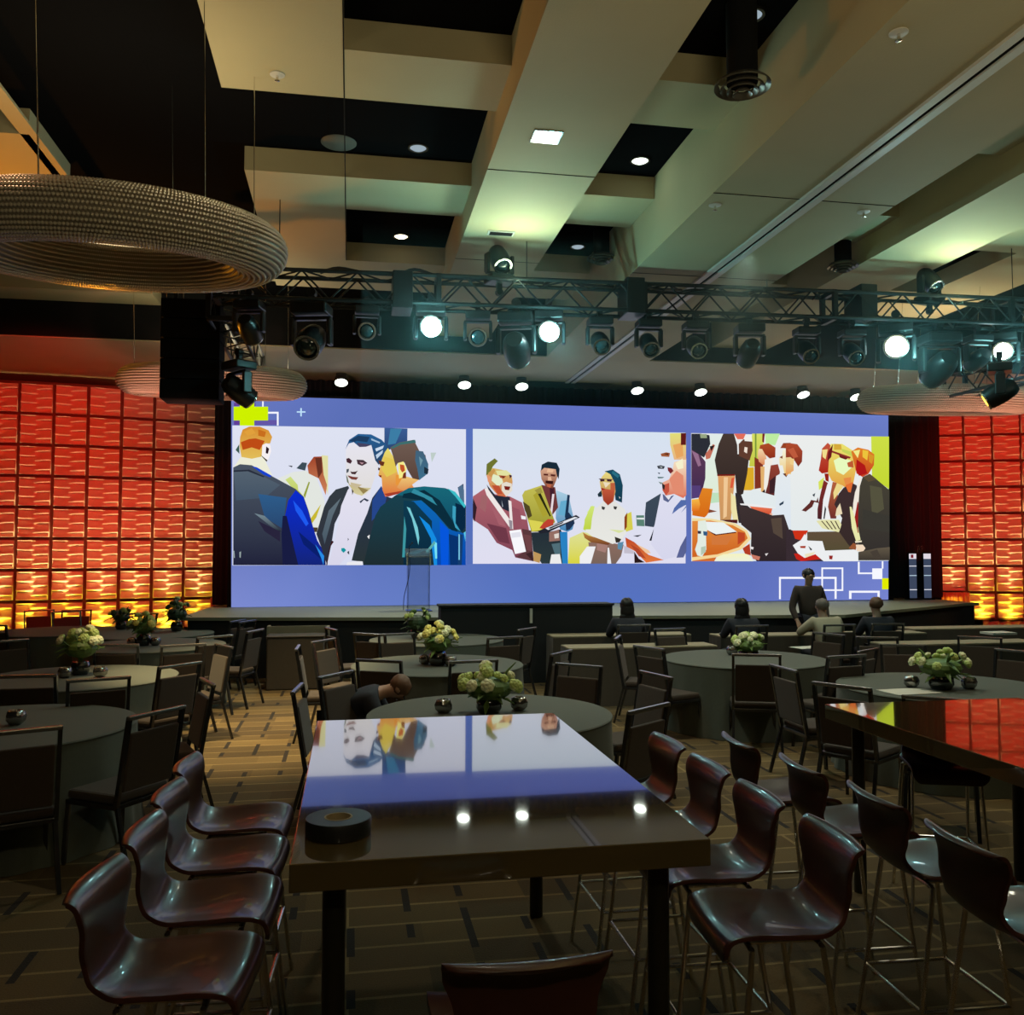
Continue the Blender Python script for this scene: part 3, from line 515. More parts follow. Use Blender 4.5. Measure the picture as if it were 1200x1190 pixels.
wall_of_tiles(cols2,5.18,'curved wall of wavy relief tiles glowing red beyond the black drape, right of the stage',0,[7]+[8]*5)
def drapery(name,label,x0,x1,y0,z0,z1,th,mt,amp=.04):
    t=MB().grid(lambda u,v:Vector(((u-.5)*(x1-x0)*(1-.25*math.sin(v*PI)*0),-.02-amp*(1+math.sin(u*34+v*2))*(1.2-v*.6),z0+(z1-z0)*v)),60,8).build(name,mt,smooth='all',loc=((x0+x1)/2,y0,0))
    t.rotation_euler=(0,0,th); s_=t.modifiers.new('solid','SOLIDIFY'); s_.thickness=.01; return tag(t,label,'drape')
drapery('gathered_drape','orange lit gathered drape hanging under the last tile of the right tile wall',13.1,13.68,18.2,.02,1.05,math.radians(-26),orange_cl)
drapery('gathered_drape','orange lit drape under the tiles next to the lower left corner of the video wall',-2.78,-2.25,18.85,.02,1.05,math.radians(28),orange_cl)
t=MB().grid(lambda u,v:Vector((14.0+3.0*u,18.1-1.2*u-.03*math.sin(u*90),.0+.42*v)),120,2).build('pleated_skirting',beige,smooth='all')
tag(t,'low beige pleated skirting under the right tile wall','skirting'); t.modifiers.new('solid','SOLIDIFY').thickness=.01
# narrow dark panels with white stripes beside the right tile wall
nd=thing('narrow_panel','pair of narrow dark panels showing white stripes, at the right end of the stage','striped_panel',(11.9,17.3,.95))
for dx,w in ((-.24,.17),(.10,.17)):
    p=MB().box(dx-.01,dx+w+.01,0,.05,0,1.0).build('panel',blackm,nd)
    a=Art(); 
    def q(x0,x1,z0,z1,c):
        vs=[a.bm.verts.new((x,-.003-a.k*.001,z)) for x,z in ((x0,z0),(x1,z0),(x1,z1),(x0,z1))]; a.k+=1
        f=a.bm.faces.new(vs)
        for l in f.loops: l[a.lay]=(*lin(c),1)
    q(dx,dx+w,.03,.97,(60,70,92)); q(dx,dx+w,.86,.97,(225,215,225)); q(dx,dx+w,.70,.715,(230,230,240)); q(dx,dx+w,.50,.515,(190,215,230)); q(dx,dx+w,.20,.215,(235,235,245))
    if dx<0: q(dx+.04,dx+.10,.88,.95,(120,20,40))
    me=bpy.data.meshes.new('striped_face'); a.bm.to_mesh(me); a.bm.free(); me.materials.append(VC); o=bpy.data.objects.new('striped_face',me); C.objects.link(o); o.parent=p
MB().box(-.26,.29,-.1,.15,0,.02).build('base',blackm,nd)
for x in (-.02,.06): MB().tube([(x,.02,1.0),(x,.02,1.12),(x+.03,.02,1.14),(x+.04,.02,1.05)],.008).build('handle',chrome,nd)
# ---------------- bar stools (face +Y)
def make_stool(label,group):
    t=thing('bar_stool',label,'bar stool',(0,0,0),0,group)
    prof=bez([(.215,.700),(.222,.735),(.200,.768),(.12,.775),(0,.762),(-.10,.762),(-.165,.785),(-.198,.84),(-.205,.90),(-.205,.97),(-.222,1.02),(-.250,1.040),(-.272,1.032)],4)
    n=len(prof)
    hw=[(0,.180),(.10,.200),(.25,.205),(.40,.195),(.50,.165),(.58,.150),(.68,.172),(.80,.200),(.92,.205),(1,.195)]
    def W(t):
        for (a,x),(b,y) in zip(hw,hw[1:]):
            if t<=b: k=(t-a)/(b-a); k=k*k*(3-2*k); return x+(y-x)*k
        return hw[-1][1]
    def f(u,v):
        k=v*(n-1); i=min(int(k),n-2); p=prof[i].lerp(prof[i+1],k-i); w=W(v); s=(u-.5)*2
        e=min(1,min(v,1-v)*14); ww=w*(.86+.14*math.sqrt(e))
        seat=max(0,1-abs(v-.35)/.3); back=max(0,(v-.55)/.45)
        return Vector((s*ww,p.x+.030*s*s*back,p.y+.022*s*s*seat-.012*seat*(1-s*s)))
    m=MB(); m.grid(f,14,48)
    o=m.build('seat_shell',shell_m,t,smooth='all'); sd=o.modifiers.new('solid','SOLIDIFY'); sd.thickness=.014; sd.offset=0
    b=o.modifiers.new('b','BEVEL'); b.width=.004; b.segments=2; b.limit_method='ANGLE'; b.angle_limit=math.radians(50)
    u=MB(); 
    for y in (.13,-.10): u.tube([(-.16,y,.742),(.16,y,.742)],.009)
    for x in (-.12,.12): u.tube([(x,.13,.742),(x,-.10,.742)],.009)
    u.box(-.06,.06,-.06,.08,.738,.752); u.build('seat_frame',chrome,t,smooth=True)
    for sx in (-1,1):
        for y0,y1 in ((.13,.225),(-.10,-.215)):
            MB().tube(bez([(sx*.10,y0,.742),(sx*.165,y0*1.02,.738),(sx*.18,y0*1.05,.70),(sx*.195,(y0+y1)/2,.36),(sx*.215,y1,.0)],5),.0095,8).build('leg',chrome,t,smooth=True)
    def at(z,s): # leg position at height z
        k=1-z/.7; return (.18+.035*k)
    fr=MB(); X=at(.30,1); a=.13+.095*.58; b_=-.10-.115*.58
    fr.tube([(-X,a,.30),(X,a,.30)],.009); fr.tube([(-X,b_,.30),(X,b_,.30)],.008)
    for sx in (-1,1): fr.tube([(sx*X,a,.30),(sx*X,b_,.30)],.008)
    fr.build('footrest',chrome,t,smooth=True)
    return t
g1='bar stools along the near long bar table'; g2='bar stools along the second bar table'
ws=['nearest','second nearest','third nearest','farthest']
stool0=None
def stool(x,y,rz,label,group):
    global stool0
    if stool0 is None: stool0=make_stool(label,group); stool0.location=(x,y,0); stool0.rotation_euler=(0,0,rz); return
    dup(stool0,(x,y,0),rz,label,group)
for i,(x,y,r) in enumerate([(-.50,2.83,-.10),(-.47,3.33,-.05),(-.48,3.81,-.06),(-.49,4.30,-.04)]):
    stool(x,y,-PI/2+r,['dark red bar stool nearest left of the near bar table','dark red bar stool second nearest left of the near bar table','dark red bar stool third nearest left of the near bar table','dark red bar stool farthest back left of the near bar table, by the aisle'][i],g1)
for i,(x,y,r) in enumerate([(1.40,2.88,-.07),(1.38,3.38,-.03),(1.37,3.86,.0),(1.36,4.36,.02)]):
    stool(x,y,PI/2+r,['dark red bar stool nearest right of the near bar table','dark red bar stool second nearest right of the near bar table','dark red bar stool third nearest right of the near bar table','dark red bar stool farthest back right of the near bar table'][i],g1)
stool(.42,2.34,.0,'black bar stool seen from behind at the near short end of the near bar table',g1)
for i,(x,y,r) in enumerate([(2.24,2.72,-.05),(2.26,3.26,-.05),(2.22,3.78,-.05),(2.16,4.30,-.05)]):
    stool(x,y,-PI/2+r,['black backed bar stool nearest left of the second bar table','black backed bar stool second nearest left of the second bar table','black backed bar stool third nearest left of the second bar table','black backed bar stool farthest back left of the second bar table'][i],g2)
stool(3.36,4.74,PI-.35,'pale seated bar stool tucked under the far end of the second bar table',g2)
def bar_table(label,x0,x1,y0,y1):
    cx,cy=(x0+x1)/2,(y0+y1)/2; t=thing('bar_table',label,'bar table',(cx,cy,0),0,'tall glossy bar tables')
    hx,hy=(x1-x0)/2,(y1-y0)/2
    MB().box(-hx,hx,-hy,hy,.985,1.07).build('tabletop',bar_top,t,bevel=.004)
    for sx in (-1,1):
        for sy in (-1,1):
            MB().tube([(sx*(hx-.13),sy*(hy-.14),.985),(sx*(hx-.13),sy*(hy-.14),0)],.036,16).build('leg',bar_leg,t,smooth=True)
    return t
bar_table('long glossy dark bar table in the foreground mirroring the blue screen',-.17,1.15,2.78,5.06)
bar_table('second glossy bar table at the right edge mirroring the red tile wall',2.83,4.15,2.74,5.06)
tr=thing('tape_roll','flat black roll of tape lying on the near corner of the foreground bar table','tape roll',(-.03,3.05,1.071))
MB().lathe([(.045,.0),(.105,.0),(.107,.004),(.107,.050),(.105,.054),(.045,.054),(.045,.0)],40,closed_top=False).build('tape',mat('tape',(.010,.010,.010),.45),tr,smooth=True)
MB().lathe([(.040,.0),(.046,.0),(.046,.055),(.040,.055),(.040,.0)],40,closed_top=False).build('core',mat('core',(.35,.27,.15),.8),tr,smooth=True)
# ---------------- banquet chairs (face +Y), seat height .47, back .96
def make_chair(label,group):
    t=thing('banquet_chair',label,'chair',(0,0,0),0,group)
    MB().box(-.225,.225,-.20,.21,.415,.475).build('seat',fab,t,bevel=.02)
    MB().box(-.235,.235,-.22,.21,.385,.415).build('seat_frame',rail_m,t,bevel=.004)
    def bp(x,z,d=0): return Vector((x,-.215-(z-.4)*.17+d,z))
    m=MB(); v=[]
    for (z) in (.49,.86):
        for dx in (-.205,.205):
            for dd in (-.016,.022): v.append((dx,z,dd))
    bm=m.bm; V=[bm.verts.new(bp(x,z,d)) for x,z,d in v]
    for q in [(0,1,3,2),(4,6,7,5),(0,4,5,1),(2,3,7,6),(0,2,6,4),(1,5,7,3)]: bm.faces.new([V[i] for i in q])
    m.build('backrest',fab,t,bevel=.012)
    for sx in (-1,1):
        MB().bar(bp(sx*.225,.96),bp(sx*.225,.40),.025,.03).build('back_post',rail_m,t)
        MB().bar((sx*.22,-.22,.40),(sx*.235,-.33,0),.025,.025).build('leg',rail_m,t)
        MB().bar((sx*.22,.195,.40),(sx*.23,.22,0),.025,.025).build('leg',rail_m,t)
    MB().box(-.24,.24,-.329,-.297,.945,.972).build('top_rail',rail_hi,t,bevel=.006)
    return t
chair0=None
def chair(px,py,face,label,group,z=.955,turn=0,rz=None):
    global chair0
    p=atz(px,py,z); 
    if rz is None:
        d=Vector((face[0]-p.x,face[1]-p.y,0)).normalized(); rz=math.atan2(-d.x,d.y)+turn
    d=Vector((-math.sin(rz),math.cos(rz),0)); loc=(p.x+d.x*.31,p.y+d.y*.31,0)
    for (X,Y,r_) in TB:   # keep the chair clear of a table's cloth
        v=Vector((loc[0]-X,loc[1]-Y)); 
        if v.length<r_+.20: v=v.normalized()*(r_+.20); loc=(X+v.x,Y+v.y,0)
    if chair0 is None: chair0=make_chair(label,group); chair0.location=loc; chair0.rotation_euler=(0,0,rz); return
    dup(chair0,loc,rz,label,group)
def round_table(cx,cy,label,r=.93):
    t=thing('round_table',label,'table',(cx,cy,0),0,'round banquet tables with floor length dark cloths')
    MB().lathe([(0.001,.735),(r-.012,.735),(r,.740),(r+.004,.748),(r-.004,.756),(0.001,.757)],64,closed_top=False).build('tabletop',cloth,t,smooth=True)
    def f(u,v):
        a=2*PI*u; k=1-v; rr=r-.004+.035*k*k+ .028*k*(.5+.5*math.sin(a*22+math.sin(a*5)))
        return Vector((rr*math.cos(a),rr*math.sin(a),.005+.735*v))
    MB().grid(f,176,5,closeu=True).build('table_skirt',cloth,t,smooth='all'); return t
T={'A':(1.06,6.85),'B':(.95,9.85),'C':(1.2,12.6),'D':(4.46,9.75),'E':(5.35,7.45),'F':(-2.45,6.95),'G':(-2.62,9.5),'H':(-2.55,12.5),'I':(-4.4,14.9),'J':(-2.95,13.35+.9)}
TB=[(x,y,.93) for x,y in T.values()]
TD={'A':'round table in dark cloth just behind the foreground bar table','B':'round table in dark cloth holding the yellow flowers','C':'round table in dark cloth behind the yellow flowers, near the stage','D':'round table with low green bouquet in front of the people by the stage','E':'round table in dark cloth with white green roses behind the second bar table','F':'round table in brownish cloth at the left edge of the room','G':'round table with tall cream bouquet on the red lit left side','H':'round table with small yellow green bouquet behind the cream bouquet, left side','I':'dim round table close under the left tile wall','J':'dim round table near the right end of the left tile wall'}
for k,(x,y) in T.items(): round_table(x,y,TD[k])
# ---------------- chairs, by the middle of the top rail
gn={'A':'the table behind the foreground bar table','B':'the yellow flower table','C':'the round table near the stage','D':'the low green bouquet table','E':'the table behind the second bar table','F':'the left edge table','G':'the cream bouquet table','H':'the small bouquet table','I':'the table under the left tile wall','J':'the table at the end of the tile wall'}
CH=[
('A',349,808,'dark banquet chair left of the table behind the foreground bar table, rail slanting up'),
('A',412,793,'dark banquet chair carrying the bent over person, behind the near bar table'),
('A',661,785,'brown backed banquet chair behind the nearest round table, right of its green bouquet'),
('A',752,830,'dark banquet chair with long shining rail at the right of the nearest round table'),
('A',768,792,'brown banquet chair turned in toward the nearest round table from its far right'),
('B',349,760,'narrow side seen banquet chair at the aisle left of the yellow flower table'),
('B',457,772,'banquet chair in front of the yellow flowers with cloth showing under its rail'),
('B',555,776,'banquet chair at the near right of the yellow flower table, cloth under its rail'),
('B',411,753,'brown backed banquet chair left behind the yellow flower table'),
('B',658,766,'banquet chair right of the yellow flower table with a short slanted rail'),
('B',483,749,'brown backed banquet chair directly left of the yellow flowers, on the far side'),
('C',433,744,'banquet chair with a bright thin rail left of the table nearest the lectern'),
('C',592,748,'small brown backed banquet chair right of the table nearest the lectern'),
('C',388,738,'banquet chair seen edge on left of the table nearest the lectern'),
('C',600,737,'banquet chair far right behind the table nearest the lectern'),
('D',724,748,'tall edge on banquet chair standing at the left approach of the low green bouquet table'),
('D',763,760,'banquet chair with a bright rail at the left of the low green bouquet table'),
('D',886,768,'banquet chair in front of the low green bouquet with pale cloth under its rail'),
('D',992,770,'dark banquet chair right of the low green bouquet table, slanted rail'),
('D',1003,762,'dark banquet chair behind right of the low green bouquet table'),
('D',971,744,'cloth backed brown chair behind the low green bouquet table, nearest the light shirted man'),
('D',785,738,'banquet chair far left behind the low green bouquet table'),
('E',918,784,'tall brown banquet chair seen edge on at the left of the white green rose table'),
('E',986,805,'banquet chair in front left of the white green roses with pale cloth under its rail'),
('E',1028,748,'brown panel backed chair between the two right round tables'),
('E',1058,757,'thin edge on banquet chair behind the white green roses'),
('E',1148,748,'banquet chair behind and right of the white green roses'),
('E',1194,764,'brown banquet chair cut by the right edge of the view'),
('E',1100,820,'banquet chair with a long low dark rail in front of the white green roses'),
('F',18,856,'dark banquet chair in front of the left edge round table'),
('F',184,836,'dark banquet chair right of the left edge round table'),
('F',208,803,'dark banquet chair right behind the left edge round table, by the aisle'),
('G',42,789,'dark banquet chair in front left of the cream bouquet'),
('G',116,797,'dark banquet chair directly in front of the cream bouquet with cloth under its rail'),
('G',262,758,'large dark banquet chair at the aisle edge with its legs on the golden carpet'),
('G',196,779,'dark banquet chair right of the cream bouquet table'),
('G',8,752,'tall dark chair behind the cream bouquet at the left picture edge'),
('H',252,747,'dark banquet chair at the right of the small yellow green bouquet'),
('H',292,740,'banquet chair on the aisle with two slanting legs over bright carpet'),
('H',136,757,'dark banquet chair in front left of the small yellow green bouquet'),
('H',215,757,'dark banquet chair in front right of the small yellow green bouquet'),
('H',64,722,'leaning dark chair silhouetted against amber tiles, near the cream bouquet'),
('I',21,730,'low dark chair silhouetted against the amber tiles at the far left'),
('I',46,716,'edge on dark chair silhouetted against the amber tiles'),
('I',90,716,'dark square chair back silhouetted against the amber tiles'),
('I',118,722,'dark chair back against the tiles left of the small far bouquet'),
('J',290,729,'small dark chair in front of the stage corner by the tile wall'),
('J',253,728,'dark chair before the drape at the end of the left tile wall'),
('J',160,722,'dark chair silhouetted beneath the amber tiles between two far bouquets'),
]
for k,px,py,l in CH: chair(px,py,T[k],l,'banquet chairs around '+gn[k])
# ---------------- draped service table and long tables before the stage
def long_table(x0,x1,y0,y1,label,mt=cloth_br,name='long_table',cat='table',rz=0,grp='long draped tables before the stage'):
    cx,cy=(x0+x1)/2,(y0+y1)/2; hx,hy=(x1-x0)/2,(y1-y0)/2
    t=thing(name,label,cat,(cx,cy,0),rz,grp)
    MB().box(-hx,hx,-hy,hy,.725,.75).build('tabletop',beige,t,bevel=.006)
    m=MB(); P=[(-hx,-hy),(hx,-hy),(hx,hy),(-hx,hy)]
    for (a,b),(c,d) in zip(P,P[1:]+P[:1]):
        L=math.hypot(c-a,d-b); n=max(4,int(L/.04)); nx,ny=(d-b)/L,-(c-a)/L
        m.grid(lambda u,v:Vector((a+(c-a)*u+nx*.012*(1+math.sin(u*n*2))*(1-v),b+(d-b)*u+ny*.012*(1+math.sin(u*n*2))*(1-v),.005+.72*v)),n,3)
    m.build('table_skirt',mt,t,smooth='all'); return t
long_table(2.9,5.0,12.75,13.2,'long brown draped table at the stage front, beyond the leftmost seated person')
long_table(5.3,8.6,12.35,12.8,'long draped table where the people sit before the stage')
long_table(2.75,4.75,11.2,11.65,'long draped table one row closer, left of the low green bouquet')
long_table(7.0,9.3,10.85,11.3,'long draped table one row closer, behind the right round tables')
long_table(8.8,13.2,12.95,13.4,'long draped table reaching to the right edge under the drape and tiles')
t=thing('service_table','small brown draped table standing at the aisle end before the stage','table',(-.76,13.55,0))
MB().box(-.40,.40,-.25,.25,.0,.745).build('cloth_cover',cloth_br,t,bevel=.02)
MB().box(-.41,.41,-.26,.26,.745,.765).build('tabletop',cloth_br,t,bevel=.01)
bx=thing('display_board','beige folding board behind the small draped table at the aisle','board',(t.location.x+.05,t.location.y+.36,0))
MB().box(-.50,.42,0,.03,.02,.86).build('panel',beige,bx); MB().box(.38,.42,-.2,0,.02,.86).build('side_panel',beige,bx); MB().box(-.5,-.46,-.02,.2,0,.86).build('side_panel',beige,bx)
# papers
def sheet(px,py,z,w,d,rz,label,h=.004):
    p=atz(px,py,z); o=MB().box(-w/2,w/2,-d/2,d/2,0,h).build('paper_sheet',paper,loc=(p.x,p.y,z+.008)); o.rotation_euler=(0,0,rz); tag(o,label,'paper','papers on the tables')
sheet(1065,812,.75,.45,.30,.1,'pale sheet lying beside the white green roses, on their left')
sheet(1170,744,.75,.4,.28,0,'stack of pale sheets on the long table at the right',.03)
sheet(945,760,.75,.35,.25,.2,'pale sheet on the low green bouquet table')
# ---------------- flowers
def bloom_mesh(mt,r):
    m=MB()
    for ring,(n,tl,rr) in enumerate([(1,0,.5),(5,.55,.62),(7,1.05,.7)]):
        for k in range(n):
            a=2*PI*k/n+ring*.5; d=Vector((math.cos(a)*math.sin(tl),math.sin(a)*math.sin(tl),math.cos(tl)))
            q=d.to_track_quat('Z','Y')
            m.ell(d*r*.5,(r*.52,r*.42,r*.60),8,6,rot=q)
    return m
def make_flowers(name,label,loc,blooms,spread,hh,n,vase=(.10,.13),tall=0,leaves=10,seed=1):
    rr=random.Random(seed); t=thing(name,label,'flowers',loc,0,'bouquets on the round tables')
    vr,vh=vase
    MB().lathe([(.001,0),(vr*.75,0),(vr,vh*.35),(vr*.95,vh*.8),(vr*.8,vh),(vr*.72,vh),(vr*.8,vh*.75),(.001,vh*.7)],24,closed_top=False).build('vase',glassd,t,smooth=True)
    protos=[bloom_mesh(b,.042).build('bloom',b,t,smooth='all') for b in blooms]
    for k in range(n):
        a=rr.random()*2*PI; q=math.sqrt(rr.random()); e=1-q*q*.7
        p=Vector((math.cos(a)*q*spread,math.sin(a)*q*spread,vh+tall+hh*(.25+.75*e)*(.75+.35*rr.random())))
        if k<len(protos): o=protos[k]
        else: o=protos[k%len(protos)].copy(); C.objects.link(o)
        o.location=p; s=.8+.55*rr.random(); o.scale=(s,s,s)
        d=Vector((p.x,p.y,.12)).normalized(); o.rotation_euler=d.to_track_quat('Z','Y').to_euler()
    m=MB()
    for k in range(leaves*3):
        a=rr.random()*2*PI; L=.09+.12*rr.random(); el=rr.uniform(-.5,1.1); base=Vector((math.cos(a)*spread*.35,math.sin(a)*spread*.35,vh*.95+tall*.8+rr.random()*hh*.6))
        d=Vector((math.cos(a)*math.cos(el),math.sin(a)*math.cos(el),math.sin(el))); w=Vector((-math.sin(a),math.cos(a),0))*.022
        P=[base,base+d*L*.5+w,base+d*L+Vector((0,0,-.02)),base+d*L*.5-w]; up=d.cross(w).normalized()*.004
        top=[m.bm.verts.new(p+up) for p in P]; lo=[m.bm.verts.new(p-up) for p in P]
        m.bm.faces.new(top); m.bm.faces.new(lo[::-1])
        for i in range(4): m.bm.faces.new((lo[i],lo[(i+1)%4],top[(i+1)%4],top[i]))
    m.ell((0,0,vh+tall*.6+hh*.3),(spread*.75,spread*.75,hh*.42),12,8)
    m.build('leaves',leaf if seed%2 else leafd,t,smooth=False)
    if tall:
        m=MB()
        for k in range(7):
            a=k*.9; m.tube([(0,0,vh*.6),(math.cos(a)*.05,math.sin(a)*.05,vh+tall+.05)],.005,5)
        m.build('stems',leaf,t)
    return t
def on(k,px,py): p=atz(px,py,.757); return (p.x,p.y,.758)
make_flowers('flower_bouquet','green white flowers in dark bowl on the nearest round table',on('A',573,836),[bl_g,bl_w,bl_g],.24,.21,22,(.10,.12),seed=3)
make_flowers('flower_bouquet','bright yellow flowers in dark vase on the second round table',on('B',513,780),[bl_y,bl_w,bl_y],.20,.24,20,(.10,.14),tall=.05,seed=5)
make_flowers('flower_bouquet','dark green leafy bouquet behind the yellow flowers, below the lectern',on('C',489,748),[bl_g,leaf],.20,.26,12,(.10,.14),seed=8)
make_flowers('flower_bouquet','low pale green bouquet on the table in front of the seated people',on('D',877,767),[bl_g,bl_w],.24,.18,18,(.12,.05),seed=9)
make_flowers('flower_bouquet','white and green roses in dark bowl on the table behind the second bar table',on('E',1103,808),[bl_g,bl_w,bl_g],.24,.20,17,(.11,.13),seed=11)
make_flowers('flower_bouquet','tall cream bouquet with trailing leaves on the red lit left side',on('G',94,791),[bl_w,bl_g],.20,.22,20,(.09,.13),tall=.10,seed=13)
make_flowers('flower_bouquet','small yellow green bouquet behind the cream bouquet on the left',on('H',168,757),[bl_y,bl_g],.18,.20,14,(.09,.14),tall=.05,seed=15)
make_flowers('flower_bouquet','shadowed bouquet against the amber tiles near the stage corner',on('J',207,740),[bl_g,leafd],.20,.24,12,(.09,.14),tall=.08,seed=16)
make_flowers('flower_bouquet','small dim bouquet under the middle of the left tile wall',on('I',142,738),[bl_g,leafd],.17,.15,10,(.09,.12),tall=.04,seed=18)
vh0=None
def votive(px,py,label,big=1):
    global vh0
    p=atz(px,py,.757)
    if vh0 is None:
        m=MB(); f=lambda co:1+.10*math.sin(math.atan2(co.y,co.x)*5+co.z*4)
        m.lathe([(.001,0),(.030,0),(.052,.025),(.056,.055),(.045,.085),(.036,.092),(.030,.088),(.045,.055),(.040,.02),(.001,.012)],20,closed_top=False)
        for v in m.bm.verts:
            a=math.atan2(v.co.y,v.co.x); k=1+.12*math.sin(a*5+v.co.z*30); v.co.x*=k; v.co.y*=k
        vh0=m.build('votive_bowl',mercury,smooth='all'); o=vh0
    else: o=vh0.copy(); C.objects.link(o)
    o.location=(p.x,p.y,.758); o.scale=(big,big,big); o.rotation_euler=(.0,0,R.random()*6); tag(o,label,'votive bowl','twisted mirror votive bowls on the round tables')
for a in [(520,836,'mirror votive bowl left of the green flowers on the nearest round table'),(608,833,'mirror votive bowl right of the green flowers on the nearest round table'),
 (498,779,'mirror votive bowl left of the yellow flowers'),(528,781,'mirror votive bowl right of the yellow flowers'),(1068,806,'mirror votive bowl left of the white and green roses'),(1136,808,'mirror votive bowl right of the white and green roses'),
 (18,850,'mirror votive bowl on the left edge round table'),(76,795,'mirror votive bowl left of the tall cream bouquet'),(117,794,'mirror votive bowl right of the tall cream bouquet'),(858,768,'mirror votive bowl left of the low pale green bouquet'),(182,757,'mirror votive bowl right of the small yellow green bouquet'),(155,757,'mirror votive bowl left of the small yellow green bouquet')]: votive(*a,big=1.15)
# ---------------- lectern
lc=thing('lectern','clear acrylic lectern standing on the stage in front of the blue screen','lectern',(1.17,15.6,.95))
MB().box(-.19,.19,-.01,.0,.01,.98).build('front_panel',acr,lc); MB().box(-.22,.22,-.2,.22,0,.015).build('base',acr,lc)
for x in (-.19,.18): MB().box(x,x+.012,0,.30,.01,.95).build('side_panel',acr,lc)
MB().box(-.22,.22,-.03,.36,.0,.02,Matrix.Translation((0,0,.93))@Matrix.Rotation(.35,4,'X')).build('reading_shelf',acr,lc)
for x in (-.20,.20): MB().box(x-.012,x+.012,-.03,-.006,.78,1.0).build('corner_post',paper,lc)
mic=MB().tube(bez([(-.15,.15,.98),(-.16,.13,1.1),(-.12,.05,1.16)],5),.006); mic.ell((-.11,.03,1.17),(.015,.02,.015)); mic.build('microphone',black,lc,smooth=True)
MB().tube(bez([(-.15,-.02,.9),(-.17,-.04,.6),(-.25,-.05,.25),(-.26,-.06,.02)],6),.006).build('cable',black,lc,smooth=True)
# ---------------- crystal ring chandeliers
def ring_mesh(Rr=1.06,a=.235,b=.20,nu=300,nv=34):
    m=MB(); ico=bmesh.new(); bmesh.ops.create_icosphere(ico,subdivisions=1,radius=1)
    V=[v.co.copy() for v in ico.verts]; Fc=[[v.index for v in f.verts] for f in ico.faces]; ico.free()
    verts=[];faces=[]
    for j in range(nv):
        t=2*PI*j/nv; 
        for i in range(nu):
            p=2*PI*(i+.5*(j%2))/nu; rr=Rr+a*math.cos(t); z=b*math.sin(t)
            c=Vector((rr*math.cos(p),rr*math.sin(p),z)); s=2*PI*rr/nu*.53; k=len(verts)
            verts+= [c+v*s for v in V]; faces+=[[q+k for q in f] for f in Fc]
    me=bpy.data.meshes.new('bead_ring'); me.from_pydata(verts,[],faces); me.materials.append(crystal); return me
bead=ring_mesh()
core_m=mat('chandelier_core',(.30,.25,.18),.6)
ch0=None
def chandelier(px,py,z,label,rz=0):
    global ch0
    p=atz(px,py,z)
    if ch0 is None:
        t=thing('ring_chandelier',label,'chandelier',p,0,'crystal ring chandeliers'); ch0=t
        o=bpy.data.objects.new('bead_ring',bead); C.objects.link(o); o.parent=t
        MB().grid(lambda u,v:Vector(((1.06+.222*math.cos(2*PI*v))*math.cos(2*PI*u),(1.06+.222*math.cos(2*PI*v))*math.sin(2*PI*u),.187*math.sin(2*PI*v))),72,16,closeu=True).build('ring_core',core_m,t,smooth='all')
        for k in range(6):
            a=2*PI*k/6+.3; MB().tube([(1.06*math.cos(a),1.06*math.sin(a),.18),(1.06*math.cos(a),1.06*math.sin(a),1.75)],.004,5).build('suspension_wire',chrome,t)
    else: t=dup(ch0,p,rz,label)
    t.rotation_euler=(math.radians(7),0,0)
    return p
c1=chandelier(136,285,4.4,'large sparkling crystal ring chandelier hanging at the upper left, nearest of the rings')
c2=chandelier(251,449,4.4,'far crystal ring chandelier behind the hanging black speaker column',.4)
c3=chandelier(1105,470,4.4,'far crystal ring chandelier above the right tile wall',.2)
# ---------------- lighting trusses
def truss(name,label,a,b,w=.30,h=.32,n=None,group='lighting trusses'):
    a,b=Vector(a),Vector(b); L=(b-a).length; d=(b-a).normalized(); t=thing(name,label,'truss',a,0,group)
    up=Vector((0,0,1)); s=d.cross(up).normalized(); n=n or int(L/.34)
    cs=[s*w/2+up*h/2,-s*w/2+up*h/2,-s*w/2-up*h/2,s*w/2-up*h/2]
    m=MB()
    for c in cs: m.tube([c,c+d*L],.024,8)
    m.build('main_tubes',truss_m,t,smooth=True)
    m=MB()
    for i in range(n):
        p=d*(L*i/n); q=d*(L*(i+1)/n)
        for A_,B_ in [(0,3),(1,2),(0,1),(3,2)]:
            u,v=(A_,B_) if i%2 else (B_,A_); m.tube([cs[u]+p,cs[v]+q],.011,6)
    m.build('lattice_braces',truss_m,t,smooth=True)
    k=max(2,int(L/2.4)+1)
    for i in range(k):
        p=d*(L*i/(k-1)); m=MB()
        for x,y in zip(cs,cs[1:]+cs[:1]): m.bar(x+p,y+p,.055)
        m.build('joint_frame',truss_m,t)
    return t
TY=10.15
truss('lighting_truss','long black lighting truss crossing the room in front of the stage',(-1.45,TY,4.90),(10.6,TY-.1,5.04),n=40)
cbm=MB()
for k in range(14):
    x=-1.2+k*.85; cbm.tube(bez([(x,0,.18),(x+.2,.05,.23+.03*(k%3)),(x+.5,-.04,.19),(x+.85,0,.20)],4),.018,6)
tag(cbm.build('power_cables',black,smooth=True,loc=(0,TY,4.92)),'bundle of black cables lying along the top of the long lighting truss','cable')
truss('side_truss','black truss running away toward the stage on the left, under the big crystal ring',(-1.45,10.5,4.78),(-1.45,13.7,4.72))
truss('side_truss','black truss coming in at the right edge above the red tile wall',(8.9,12.0,4.45),(8.85,7.6,4.45),h=.36,w=.36)
for x in (-.8,2.0,5.0,8.4):
    tag(MB().tube([(x,TY,5.08),(x,TY,5.95)],.006,5).build('truss_cable',black),'thin steel cable holding up the long lighting truss','cable','truss cables')
